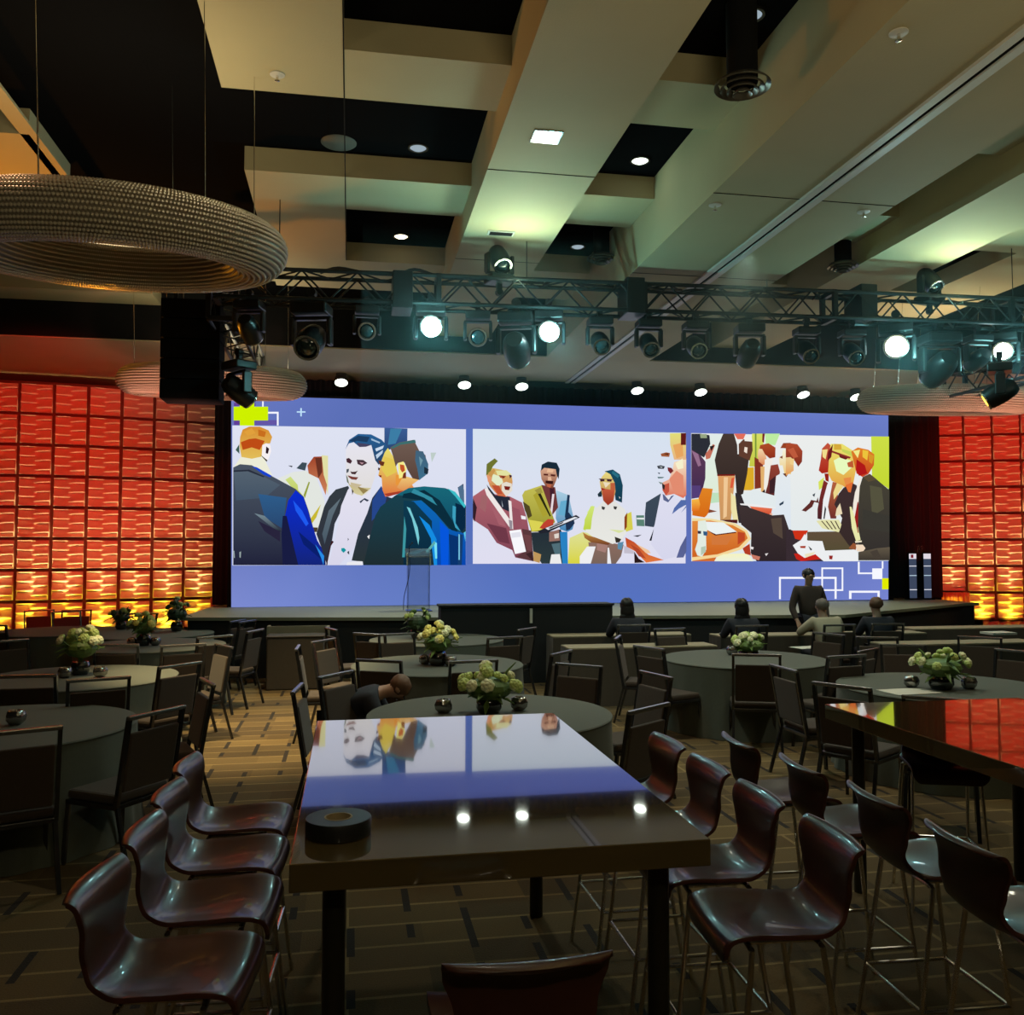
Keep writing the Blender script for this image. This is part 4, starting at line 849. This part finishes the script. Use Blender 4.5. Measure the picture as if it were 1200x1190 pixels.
# hanging point beams (black hardware boxes on the truss)
for i,(px,py) in enumerate([(472,338),(745,345),(1018,352)]):
    p=aty(px,py,TY-.2); b=MB().box(-.11,.11,-.02,.38,-.22,.20); tag(b.build('junction_box',black,loc=p,bevel=.01),['black hardware box on the truss, leftmost of three','black hardware box on the truss, middle of three, above the small lamps','black hardware box on the truss, rightmost of three'][i],'rigging box','rigging boxes')
lens_on=emis('lens_lit',(.80,1.0,.98),30); lens_off=mat('lens_dark',(.02,.05,.06),.05,coat=1,spec=.9); lens_am=emis('lens_amber',(1,.55,.05),6)
MH={}
def moving_head(kind,label,loc,pan,tilt,size=1.0,flip=False,group='moving head lamps on the trusses'):
    if kind in MH:
        t=copy_tree(MH[kind]); t['label']=label
    else:
        t=thing('moving_head_lamp',label,'stage lamp',(0,0,0),0,group)
        b=MB(); b.box(-.15,.15,-.12,.12,-.09,0); b.build('lamp_base',black,t,bevel=.015)
        c=MB(); c.box(-.03,.03,-.02,.02,0,.09); c.tube([(0,-.03,.10),(0,.03,.10)],.04,10); c.build('clamp',black,t)
        y=MB(); y.box(-.17,.17,-.035,.035,-.13,-.10)
        for s in (-1,1): y.box(s*.155-.02,s*.155+.02,-.05,.05,-.34,-.12)
        y.build('yoke',black,t,bevel=.012)
        hd=MB(); hd.lathe([(.001,-.17),(.07,-.165),(.10,-.12),(.115,-.02),(.115,.08),(.105,.15),(.085,.16),(.085,.14),(.001,.14)],24,Matrix.Rotation(-PI/2,4,'X'),closed_top=False)
        h=hd.build('lamp_head',black,t,smooth=True,loc=(0,0,-.20 if kind=='on' else -.30))
        k_=1.22 if kind=='on' else 1; ln=MB(); ln.lathe([(.001,.170),(.05*k_,.168),(.083*k_,.164 if kind=='on' else .141)],24,Matrix.Rotation(-PI/2,4,'X'),closed_top=False)
        ln.build('lens',{'on':lens_on,'off':lens_off,'amber':lens_am}[kind],h,smooth='all')
        rg=MB(); rg.lathe([(.090,.150),(.108,.150),(.108,.165),(.090,.165),(.090,.150)],24,Matrix.Rotation(-PI/2,4,'X'),closed_top=False); rg.build('lens_ring',chrome,h,smooth=True)
        MH[kind]=t
    t.location=loc; t.rotation_euler=(PI if flip else 0,0,pan); t.scale=(size,)*3
    for c in t.children:
        if c.name.startswith('lamp_head'): c.rotation_euler=(tilt,0,0)
    return t
def aim(loc,tgt,flip=False):
    d=Vector(tgt)-Vector(loc); return math.atan2(-d.x,d.y),math.atan2(d.z,math.hypot(d.x,d.y))
cam_p=(0,0,1.9)
def hang(px,py,kind,label,size=1.0,tgt=None,z=4.73,Y=TY):
    p=aty(px,py,Y); loc=Vector((p.x,Y,z)); 
    if kind=='on': loc.z=4.55+.20*size
    pn,tl=aim(loc+Vector((0,0,-.3*size)),tgt or (p.x+1.5,16,1.5)); moving_head(kind,label,loc,pn,tl,size)
hang(505,380,'on','lit moving head lamp blazing white above the left photograph, leftmost of the lit ones',1.12,cam_p)
hang(643,384,'on','lit moving head lamp blazing white just right of the truss mounted big lamp',1.12,cam_p)
hang(1050,397,'on','lit moving head lamp with the largest teal white glare',1.35,cam_p)
hang(1175,401,'on','lit moving head lamp blazing white nearest the right edge',1.12,cam_p)
for px,l,s,t_ in [(292,'unlit moving head lamp just right of the crystal ring, leftmost on the truss',1.0,None),(365,'large unlit moving head lamp hanging under the left part of the truss',1.35,(-2,4,0)),(430,'unlit moving head lamp left of the first lit one',.9,cam_p),(560,'unlit moving head lamp between the two left lit ones',.95,cam_p),(605,'large unlit moving head lamp with pale edges beside the second lit one',1.35,(5,20,1)),
   (703,'small unlit lamp against the pale ceiling, first of three right of the second lit one',.95,(2.3,2,-1)),(760,'small unlit lamp against the pale ceiling, middle of the three',.95,(3.0,2,-2)),(815,'small unlit lamp against the pale ceiling, last of the three',.95,(3.6,2,-1)),(878,'unlit moving head lamp in the dark patch left of two small teal lamps',1.1,(6,18,1)),(945,'unlit teal tinted lamp, left one of the pair beside the brightest lamp',.95,(5,3,-1)),(998,'unlit teal tinted lamp, right one of the pair beside the brightest lamp',.95,(5.4,3,-1)),(1100,'large unlit moving head lamp just right of the brightest lamp',1.45,(8,18,1)),(1145,'unlit moving head lamp between the brightest lamp and the right edge lamp',1.0,(8,18,2))]:
    hang(px,385,'off',l,s,t_)
for px,l in [(585,'moving head lamp standing upright on top of the truss above the screen centre'),(1088,'moving head lamp standing upright on top of the truss at the right')]:
    p=aty(px,300,TY); z=5.08 if px<700 else 5.12; moving_head('off',l,(p.x,TY,z),.3,.9,1.0,flip=True)
for (px,py,Y,l) in [(280,424,10.95,'amber lit lamp hanging from the left side truss over the tile wall edge'),(1172,450,9.6,'amber lit lamp hanging under the right side truss')]:
    p=aty(px,py,Y); moving_head('amber',l,(p.x,Y,p.z if px<600 else 4.25),-.9 if px<600 else .9,-.5,1.15)
# hanging speaker column
q=aty(227,355,11.2); sp=thing('speaker_column','tall black hanging speaker column in front of the left tile wall','speaker',(q.x,11.2,q.z))
for k in range(5):
    MB().box(-.335,.335,-.2,.25,-.24*(k+1)+.006,-.24*k-.006).build('speaker_box',blackm,sp,bevel=.008)
MB().bar((-.2,0,0),(-.2,0,.25),.04).bar((.2,0,0),(.2,0,.25),.04).bar((-.25,0,.24),(.25,0,.24),.07).build('hanging_frame',black,sp)
hz=aty(222,300,11.2); ho=thing('chain_hoist','black chain hoist above the speaker column, seen through the crystal ring','hoist',(hz.x,11.2,q.z+.28))
MB().box(-.17,.17,-.12,.14,0,.34).build('motor_body',black,ho,bevel=.03); MB().tube([(0,0,.34),(0,0,6.12-ho.location.z)],.012,6).build('chain',chrome,ho); MB().tube([(.1,0,.3),(.28,0,.05)],.03,8).build('chain_bag',black,ho)
# ---------------- ceiling fittings
dl_on=emis('downlight_glow',(1.0,.86,.55),7); dl_w=emis('downlight_white',(.9,1.0,.85),6); dl_c=emis('downlight_pale',(.70,.88,1.0),.45)
def downlight(x,y,z,label,m,r=.09,group=None,tilt=0):
    t=thing('downlight',label,'ceiling light',(x,y,z),0,group)
    MB().lathe([(r,0.0),(r*1.25,0),(r*1.25,-.02),(r,-.02),(r,0)],24,closed_top=False).build('trim_ring',rail_m,t,smooth=True)
    MB().lathe([(.001,-.035),(r*.7,-.03),(r,-.012)],20,closed_top=False).build('lamp_lens',m,t,smooth='all'); return t
for i,(px,py) in enumerate([(340,436),(400,438),(544,441),(611,443),(746,448),(820,450),(940,453),(1002,456)]):
    p=atz(px,py,5.32); r=.13
    t=thing('stage_downlight',['first','second','third','fourth','fifth','sixth','seventh','eighth'][i]+' from the left of the round lamps in the soffit over the video wall','ceiling light',(p.x,p.y,5.32),0,'row of lamps over the video wall')
    MB().lathe([(.001,0),(.10,0),(.10,-.06),(.001,-.06)],20,closed_top=False).build('lamp_base',rail_m,t,smooth=True)
    M_=Matrix.Translation((0,-.02,-.13))@Matrix.Scale(1.25,4)@Matrix.Rotation(math.radians(-28),4,'X')
    MB().lathe([(.05,.07),(.10,.03),(.105,-.05),(.095,-.05)],24,M_,closed_top=False).build('lamp_head',rail_m,t,smooth=True)
    MB().lathe([(.001,-.055),(.06,-.052),(.096,-.045)],24,M_,closed_top=False).build('lamp_lens',dl_w,t,smooth='all')
for px,py,z,m,l in [(490,172,6.15,dl_c,'pale round downlight in the dark coffer above the left half of the screen'),(470,276,6.15,dl_on,'warm lit round downlight in the dark coffer over the left photograph'),(750,187,6.15,dl_w,'lit round downlight in the dark coffer right of the square lamp'),(677,288,6.15,dl_c,'pale round downlight in the coffer above the truss, right of centre'),(670,314,6.15,dl_c,'small pale downlight just above the truss, right of the upright lamp'),(880,16,6.15,dl_c,'pale round downlight in the dark coffer at the top beside the round air outlet')]:
    p=atz(px,py,z); downlight(p.x,p.y,z,l,m,.085)
for px,py,l in [(397,167,'flat grey round speaker in the dark coffer left of the pale downlight'),(652,322,'flat grey round speaker in the dark coffer just above the truss')]:
    p=atz(px,py,6.15); t=thing('ceiling_speaker',l,'ceiling speaker',p,0,'round ceiling speakers')
    MB().lathe([(.001,-.02),(.16,-.02),(.18,-.005),(.18,0),(.001,0)],32,closed_top=False).build('grille',mat('grille'+l[:3],(.10,.10,.09),.7),t,smooth=True)
p=atz(640,160,5.6); t=thing('square_ceiling_light','small bright square lamp set in the pale ceiling beam','ceiling light',(p.x,p.y,5.6))
MB().box(-.13,.13,-.12,.12,-.008,0).build('trim_frame',rail_m,t); MB().box(-.115,.115,-.105,.105,-.012,-.008).build('glowing_panel',dl_w,t)
def diffuser(px,py,z,label,r,duct):
    p=atz(px,py,z); t=thing('air_diffuser',label,'air outlet',p,0,'round air outlets')
    m=MB()
    for k,rr in enumerate((1,.78,.56,.34)): m.lathe([(r*rr,0.03-.02*k),(r*rr,.045-.02*k),(r*(rr-.15),.075-.02*k),(r*(rr-.15),.06-.02*k),(r*rr,.03-.02*k)],32,closed_top=False)
    m.build('ring_vanes',mat('vanes'+label[:12],(.16,.15,.13),.35,metal=.6),t,smooth=True)
    if duct: MB().lathe([(r*.55,.06),(r*.55,duct)],28,closed_top=True).build('duct',blackm,t,smooth=True)
    else: MB().lathe([(.001,.06),(r*1.02,.06),(r*1.02,.08),(.001,.08)],28,closed_top=False).build('duct',blackm,t)
diffuser(870,107,5.45,'large round air outlet on a black duct hanging from the top dark coffer',.21,.68)
diffuser(705,307,5.72,'round ringed air outlet above the truss, right of centre',.19,0.40)
diffuser(988,316,5.55,'round ringed air outlet on a dark duct above the right part of the truss',.19,.58)
for px,py,z,l in [(325,87,5.9,'brass sprinkler head in the pale ceiling at the upper left'),(838,240,5.32,'small sprinkler on the wide pale beam left of the groove'),(1012,248,5.32,'small sprinkler on the wide pale beam right of the groove'),(1053,38,5.32,'brass sprinkler on the wide pale beam near the top right')]:
    p=atz(px,py,z); t=thing('ceiling_sprinkler',l,'sprinkler',p,0,'ceiling sprinklers')
    MB().lathe([(.001,0),(.06,0),(.06,-.008),(.02,-.012),(.001,-.012)],20,closed_top=False).build('cover_plate',MATS['track_white'],t,smooth=True)
    MB().lathe([(.001,-.012),(.012,-.012),(.010,-.05),(.022,-.055),(.001,-.06)],12,closed_top=False).build('nozzle',chrome,t)
p=atz(587,273,5.6); t=thing('ceiling_vent','small dark slot vent in the pale beam above the upright lamp','vent',p)
MB().box(-.15,.15,-.07,.07,-.012,0).build('vent_frame',MATS['track_white'],t); MB().box(-.13,.13,-.05,.05,-.016,-.010).build('vent_slot',blackm,t)
# ---------------- people
def skin_body(name,verts,edges,radii,mt,parent,sub=1):
    me=bpy.data.meshes.new(name); me.from_pydata(verts,edges,[]); me.materials.append(mt)
    o=bpy.data.objects.new(name,me); C.objects.link(o); o.parent=parent
    o.modifiers.new('skin','SKIN'); 
    for i,r in enumerate(radii):
        r=r if isinstance(r,tuple) else (r,r); me.skin_vertices[0].data[i].radius=r
    me.skin_vertices[0].data[0].use_root=True
    s=o.modifiers.new('sub','SUBSURF'); s.levels=sub; s.render_levels=sub
    o.modifiers['skin'].use_smooth_shade=True
    return o
def person(label,loc,rz,pose,shirt,pants,hair,hairstyle):
    t=thing('person',label,'person',loc,rz)
    P=dict(pelvis=(0,-.05,.53),waist=(0,-.07,.68),chest=(0,-.05,.90),neck=(0,-.03,1.06),hlow=(0,.0,1.13),hmid=(0,.0,1.21),htop=(0,-.01,1.27),
        shl=.185,elb=(.25,.02,.80),wri=(.17,.25,.80),hip=(.09,-.04,.52),kne=(.12,.40,.52),ank=(.12,.42,.10),toe=(.13,.56,.05))
    if pose=='lean': P.update(waist=(0,-.05,.68),chest=(0,.03,.90),neck=(0,.09,1.04),hlow=(0,.13,1.11),hmid=(0,.13,1.19),htop=(0,.12,1.25),elb=(.33,.16,.82),wri=(.20,.38,.80))
    if pose=='stand': P.update(pelvis=(0,0,.93),waist=(0,0,1.08),chest=(0,.0,1.30),neck=(0,.01,1.46),hlow=(0,.03,1.53),hmid=(0,.03,1.60),htop=(0,.02,1.66),elb=(.27,.0,1.10),wri=(.24,.14,.90),hip=(.09,0,.90),kne=(.10,.02,.50),ank=(.10,0,.09),toe=(.12,.14,.04))
    if pose=='bent': P.update(waist=(0,.05,.64),chest=(0,.24,.74),neck=(0,.36,.78),hlow=(0,.43,.78),hmid=(0,.49,.80),htop=(0,.54,.83),elb=(.25,.38,.52),wri=(.15,.50,.36))
    V=[];E=[];Rd=[]
    def add(p,r,par=None):
        V.append(Vector(p)); Rd.append(r); 
        if par is not None: E.append((par,len(V)-1))
        return len(V)-1
    f=lambda p,s:(p[0]*s,p[1],p[2])
    pe=add(P['pelvis'],(.14,.11)); wa=add(P['waist'],(.125,.095),pe); chn=add(P['chest'],(.12,.09),wa); ne=add(P['neck'],.055,chn)
    hl=add(P['hlow'],.066,ne); hm=add(P['hmid'],.084,hl); ht=add(P['htop'],.070,hm)
    up=(Vector(P['htop'])-Vector(P['hlow'])).normalized(); fw=Vector((1,0,0)).cross(up)*-1 if pose!='bent' else Vector((0,.4,-.9))
    if fw.y<0 and pose!='bent': fw=-fw
    hmV=Vector(P['hmid']); add(hmV+fw*.10-up*.01,.014,hm)
    sh={}
    for s in (-1,1):
        c=Vector(P['chest']); sl=add((s*.185,c.y,c.z+(.08 if pose!='bent' else .0)),.046,chn); el=add(f(P['elb'],s),.042,sl); wr=add(f(P['wri'],s),.028,el); sh[s]=(V[sl],V[el],V[wr])
        d=(V[wr]-V[el]).normalized(); pa=add(V[wr]+d*.07,(.036,.018),wr); side=d.cross(Vector((0,0,1))).normalized()
        for k in range(4):
            b0=add(V[pa]+side*(k-1.5)*.020+d*.02,.0095,pa); b1=add(V[b0]+d*(.032+.004*(k in(1,2)))-Vector((0,0,.008)),.0085,b0); add(V[b1]+d*.024-Vector((0,0,.016)),.0075,b1)
        tb=add(V[wr]+d*.03-side*s*.035,.011,wr); add(V[tb]+d*.03-side*s*.012,.009,tb)
        hp=add(f(P['hip'],s),.085,pe); kn=add(f(P['kne'],s),.058,hp); an=add(f(P['ank'],s),.038,kn); add(f(P['toe'],s),(.035,.028),an)
    skin_body('body',V,E,Rd,skin_m,t)
    # clothes
    V2=[];E2=[];R2=[]
    def add2(p,r,par=None):
        V2.append(Vector(p)); R2.append(r)
        if par is not None: E2.append((par,len(V2)-1))
        return len(V2)-1
    a=add2(P['pelvis'],(.175,.14)); b=add2(P['waist'],(.165,.13),a); c=add2(P['chest'],(.205,.145),b); nk=Vector(P['neck'])*.75+Vector(P['chest'])*.25; add2(nk,.092,c)
    for s in (-1,1):
        q=add2(sh[s][0],.088,c); e=add2(sh[s][1],.060,q); add2(sh[s][1].lerp(sh[s][2],.9),.043,e)
    skin_body('shirt',V2,E2,R2,shirt,t)
    V2.clear();E2.clear();R2.clear()
    a=add2(Vector(P['pelvis'])-Vector((0,0,.01)),(.158,.13))
    for s in (-1,1):
        q=add2(f(P['hip'],s),.105,a); e=add2(f(P['kne'],s),.076,q); add2(f(P['ank'],s),.060,e)
    skin_body('trousers',list(V2),list(E2),list(R2),pants,t)
    sm=MB()
    for s in (-1,1):
        T_=Vector(f(P['toe'],s)); A_=Vector(f(P['ank'],s)); sm.ell((T_.lerp(A_,.45).x,T_.lerp(A_,.45).y,.045),(.05,.13,.045),12,8)
    sm.build('shoes',blackm,t,smooth='all')
    # head details: ears, eyes, mouth, hair
    q=up.to_track_quat('Z','Y'); Mh=Matrix.Translation(hmV)
    rot=Matrix((Vector((1,0,0)),fw.normalized(),up)).transposed().to_4x4(); Mh=Mh@rot
    em=MB()
    for s in (-1,1): em.ell(Mh@Vector((s*.085,-.005,-.005)),(.012,.022,.03),8,6)
    em.build('ears',skin_m,t,smooth='all')
    ey=MB()
    for s in (-1,1): ey.ell(Mh@Vector((s*.032,.078,.012)),(.012,.008,.008),8,6)
    ey.ell(Mh@Vector((0,.080,-.060)),(.022,.008,.006),8,6); ey.build('face_details',hair_d,t,smooth='all')
    hm_=MB(); qr=rot.to_quaternion()
    hm_.ell(Mh@Vector((0,-.018,.028)),(.094,.100,.088),18,12,rot=qr)
    if hairstyle=='long':
        hm_.ell(Mh@Vector((0,-.045,-.06)),(.100,.070,.16),16,12,rot=qr); hm_.ell(Mh@Vector((0,-.05,-.16)),(.115,.06,.10),16,10,rot=qr)
    for v in hm_.bm.verts:
        v.co+=Vector((math.sin(v.co.x*210+v.co.z*40),math.sin(v.co.y*190),math.sin(v.co.z*170+v.co.x*90)))*.006
    hm_.build('hair',hair,t,smooth='all')
    return t
def seat_person(px,Y,label,pose,shirt,pants,hair,hs,chlabel,rz=0):
    p=aty(px,700,Y); person(label,(p.x,Y,0),rz,pose,shirt,pants,hair,hs)
    dup(chair0,(p.x+math.sin(rz)*.04,Y-math.cos(rz)*.04,0),rz,chlabel,'chairs of the people before the stage')
seat_person(868,11.95,'seated person with long dark hair behind the low green bouquet, facing the screen','sit',shirt_d,shirt_d,hair_d,'long','banquet chair under the seated person with long dark hair',0)
seat_person(968,11.85,'seated grey haired person in a light cream shirt leaning on the long table','lean',shirt_w,shirt_d,hair_g,'short','banquet chair under the person in the light cream shirt',0)
seat_person(1026,11.9,'seated brown haired person in a dark jacket right of the light cream shirt','sit',shirt_d,shirt_d,hair_b,'short','banquet chair under the brown haired person in the dark jacket',-.1)
seat_person(734,12.35,'seated dark haired person silhouetted against the pale stage edge, left of the others','sit',shirt_d,shirt_d,hair_d,'long','banquet chair under the person left of the others',0)
p=aty(947,680,13.05); person('standing person in a brown shirt before the lower right of the screen',(p.x,p.y,0),PI*.97,'stand',shirt_b,shirt_d,hair_d,'short')
person('brown haired person bent forward low behind the nearest round table, head just above its edge',(-.06,7.95,0),-PI/2-.1,'bent',shirt_d,shirt_d,hair_b,'short')
# ---------------- light
def light(kind,loc,col,power,size=.1,tgt=None,spot=60,blend=.5,name='lamp'):
    l=bpy.data.lights.new(name,kind); l.energy=power; l.color=col
    if kind=='AREA': l.shape='DISK'; l.size=size
    else: l.shadow_soft_size=size
    if kind=='SPOT': l.spot_size=math.radians(spot); l.spot_blend=blend
    o=bpy.data.objects.new(name,l); C.objects.link(o); o.location=loc
    if tgt is not None: o.rotation_euler=(Vector(tgt)-Vector(loc)).to_track_quat('-Z','Y').to_euler()
    return o
w=bpy.data.worlds.new('world'); sc.world=w; w.use_nodes=True; w.node_tree.nodes['Background'].inputs[0].default_value=(.05,.05,.06,1); w.node_tree.nodes['Background'].inputs[1].default_value=.2
# added area lights brighten the ceiling, half at the rings, half in open air
for (x,y,z,e) in [(c1.x,c1.y,4.65,22),(c2.x,c2.y,4.65,30),(c3.x,c3.y,4.65,30),(1.8,1.0,3.2,120),(8.6,3.0,3.2,110),(-4,1.5,3.2,30)]:
    light('AREA',(x,y,z),(1.0,.86,.52),e,1.8,(x,y,z+1),name='ceiling_fill')
# upright moving heads wash the beams above
for (x,y) in [(1.85,9.9),(7.3,9.8)]:
    light('SPOT',(x,y,5.0),(.80,1.0,.66),70,.25,(x-.1,y-1.0,6),160,1.0,name='upright_lamp_beam')
# added fill spots brighten the tables from above, no fittings there
for (x,y,e) in [(1.0,8.6,110),(4.2,9.0,110),(5.6,6.3,70),(-2.4,9.0,16),(1.5,12.2,70),(6.5,12.0,110),(11,12.2,80),(.5,3.4,14),(-2.6,6.5,24)]:
    light('SPOT',(x,y,5.25),(1,.96,.74) if x>-1 else (1,.55,.30),e*2.2,.12,(x,y,0),110,.9,name='overhead_fill')
light('SPOT',(.8,-2.0,5.25),(1,.86,.55),150,.15,(.6,3.2,1),60,.9,name='overhead_fill')  # added fill for the near table front and stool tops
# red front light and amber uplights on the tile walls
light('SPOT',(-3.4,12.6,4.6),(1,.012,.004),950,.15,(-6.0,18.0,2.8),75,.9,name='red_wall_spot')
light('SPOT',(-2.3,12.6,4.6),(1,.08,.04),420,.15,(-4.2,18.8,2.6),60,.8,name='red_wall_spot')
light('SPOT',(11.2,12.2,4.3),(1,.02,.01),1200,.15,(15.0,17.3,3.2),70,.7,name='red_wall_spot')
def uplights(cl,skip):
    for k,(x,y,t_) in enumerate(cl):
        n=Vector((math.sin(t_),-math.cos(t_),0))
        light('SPOT',(x+n.x*.34,y+n.y*.34,.14),(1,.78,.04),170,.08,(x,y,.80),46,.9,name='amber_uplight')
        light('SPOT',(x+n.x*.55,y+n.y*.55,.14),(1,.60,.24),330,.06,(x,y,2.25),24,.5,name='peach_uplight')
uplights(cols,0); uplights(cols2,0)
for c,p_ in ((c2,70),(c3,90)): light('SPOT',(c.x,c.y-3.2,2.6),(1,.42,.30),p_*4,.15,(c.x,c.y,4.4),50,.6,name='pink_ring_fill')  # added spots standing in for the pink wall glow on the far rings
# orange light thrown onto the left ceiling
light('SPOT',(-5.2,12.9,3.2),(1,.36,.02),800,.2,(-4.3,10.6,6),110,.7,name='amber_ceiling_spot')
# aisle downlights
light('SPOT',(-1.6,9.3,5.8),(1,.78,.40),2300,.08,(-1.1,9.9,0),38,.8,name='aisle_downlight')
light('SPOT',(-.4,11.8,5.8),(1,.78,.40),1200,.08,(-.6,11.6,0),44,.7,name='aisle_downlight')
# teal stage lamps spilling from the truss
for x in (.88,2.25,6.69,8.2): light('POINT',(x,TY-.42,4.38),(.35,.95,.95),34,.08,name='truss_spill')
for x in (-.6,2.5,5.6,8.8): light('SPOT',(x,16.6,5.2),(.92,1.0,.78),330,.1,(x,15.2,.95),80,.8,name='stage_downlight_beam')

# thin stage haze hanging in the light of the truss lamps
vm=bpy.data.materials.new('stage_haze'); vm.use_nodes=True; nt=vm.node_tree; nt.nodes.clear()
o_=nt.nodes.new('ShaderNodeOutputMaterial'); v_=nt.nodes.new('ShaderNodeVolumePrincipled'); v_.inputs['Color'].default_value=(.55,.95,.95,1); v_.inputs['Density'].default_value=.020; v_.inputs['Anisotropy'].default_value=.3
nt.links.new(v_.outputs[0],o_.inputs['Volume'])
hz_=MB().box(.1,12.5,8.9,11.6,3.8,5.25).build('stage_haze',vm); tag(hz_,'thin teal haze glowing around the lamps on the long truss','haze',None,'stuff')
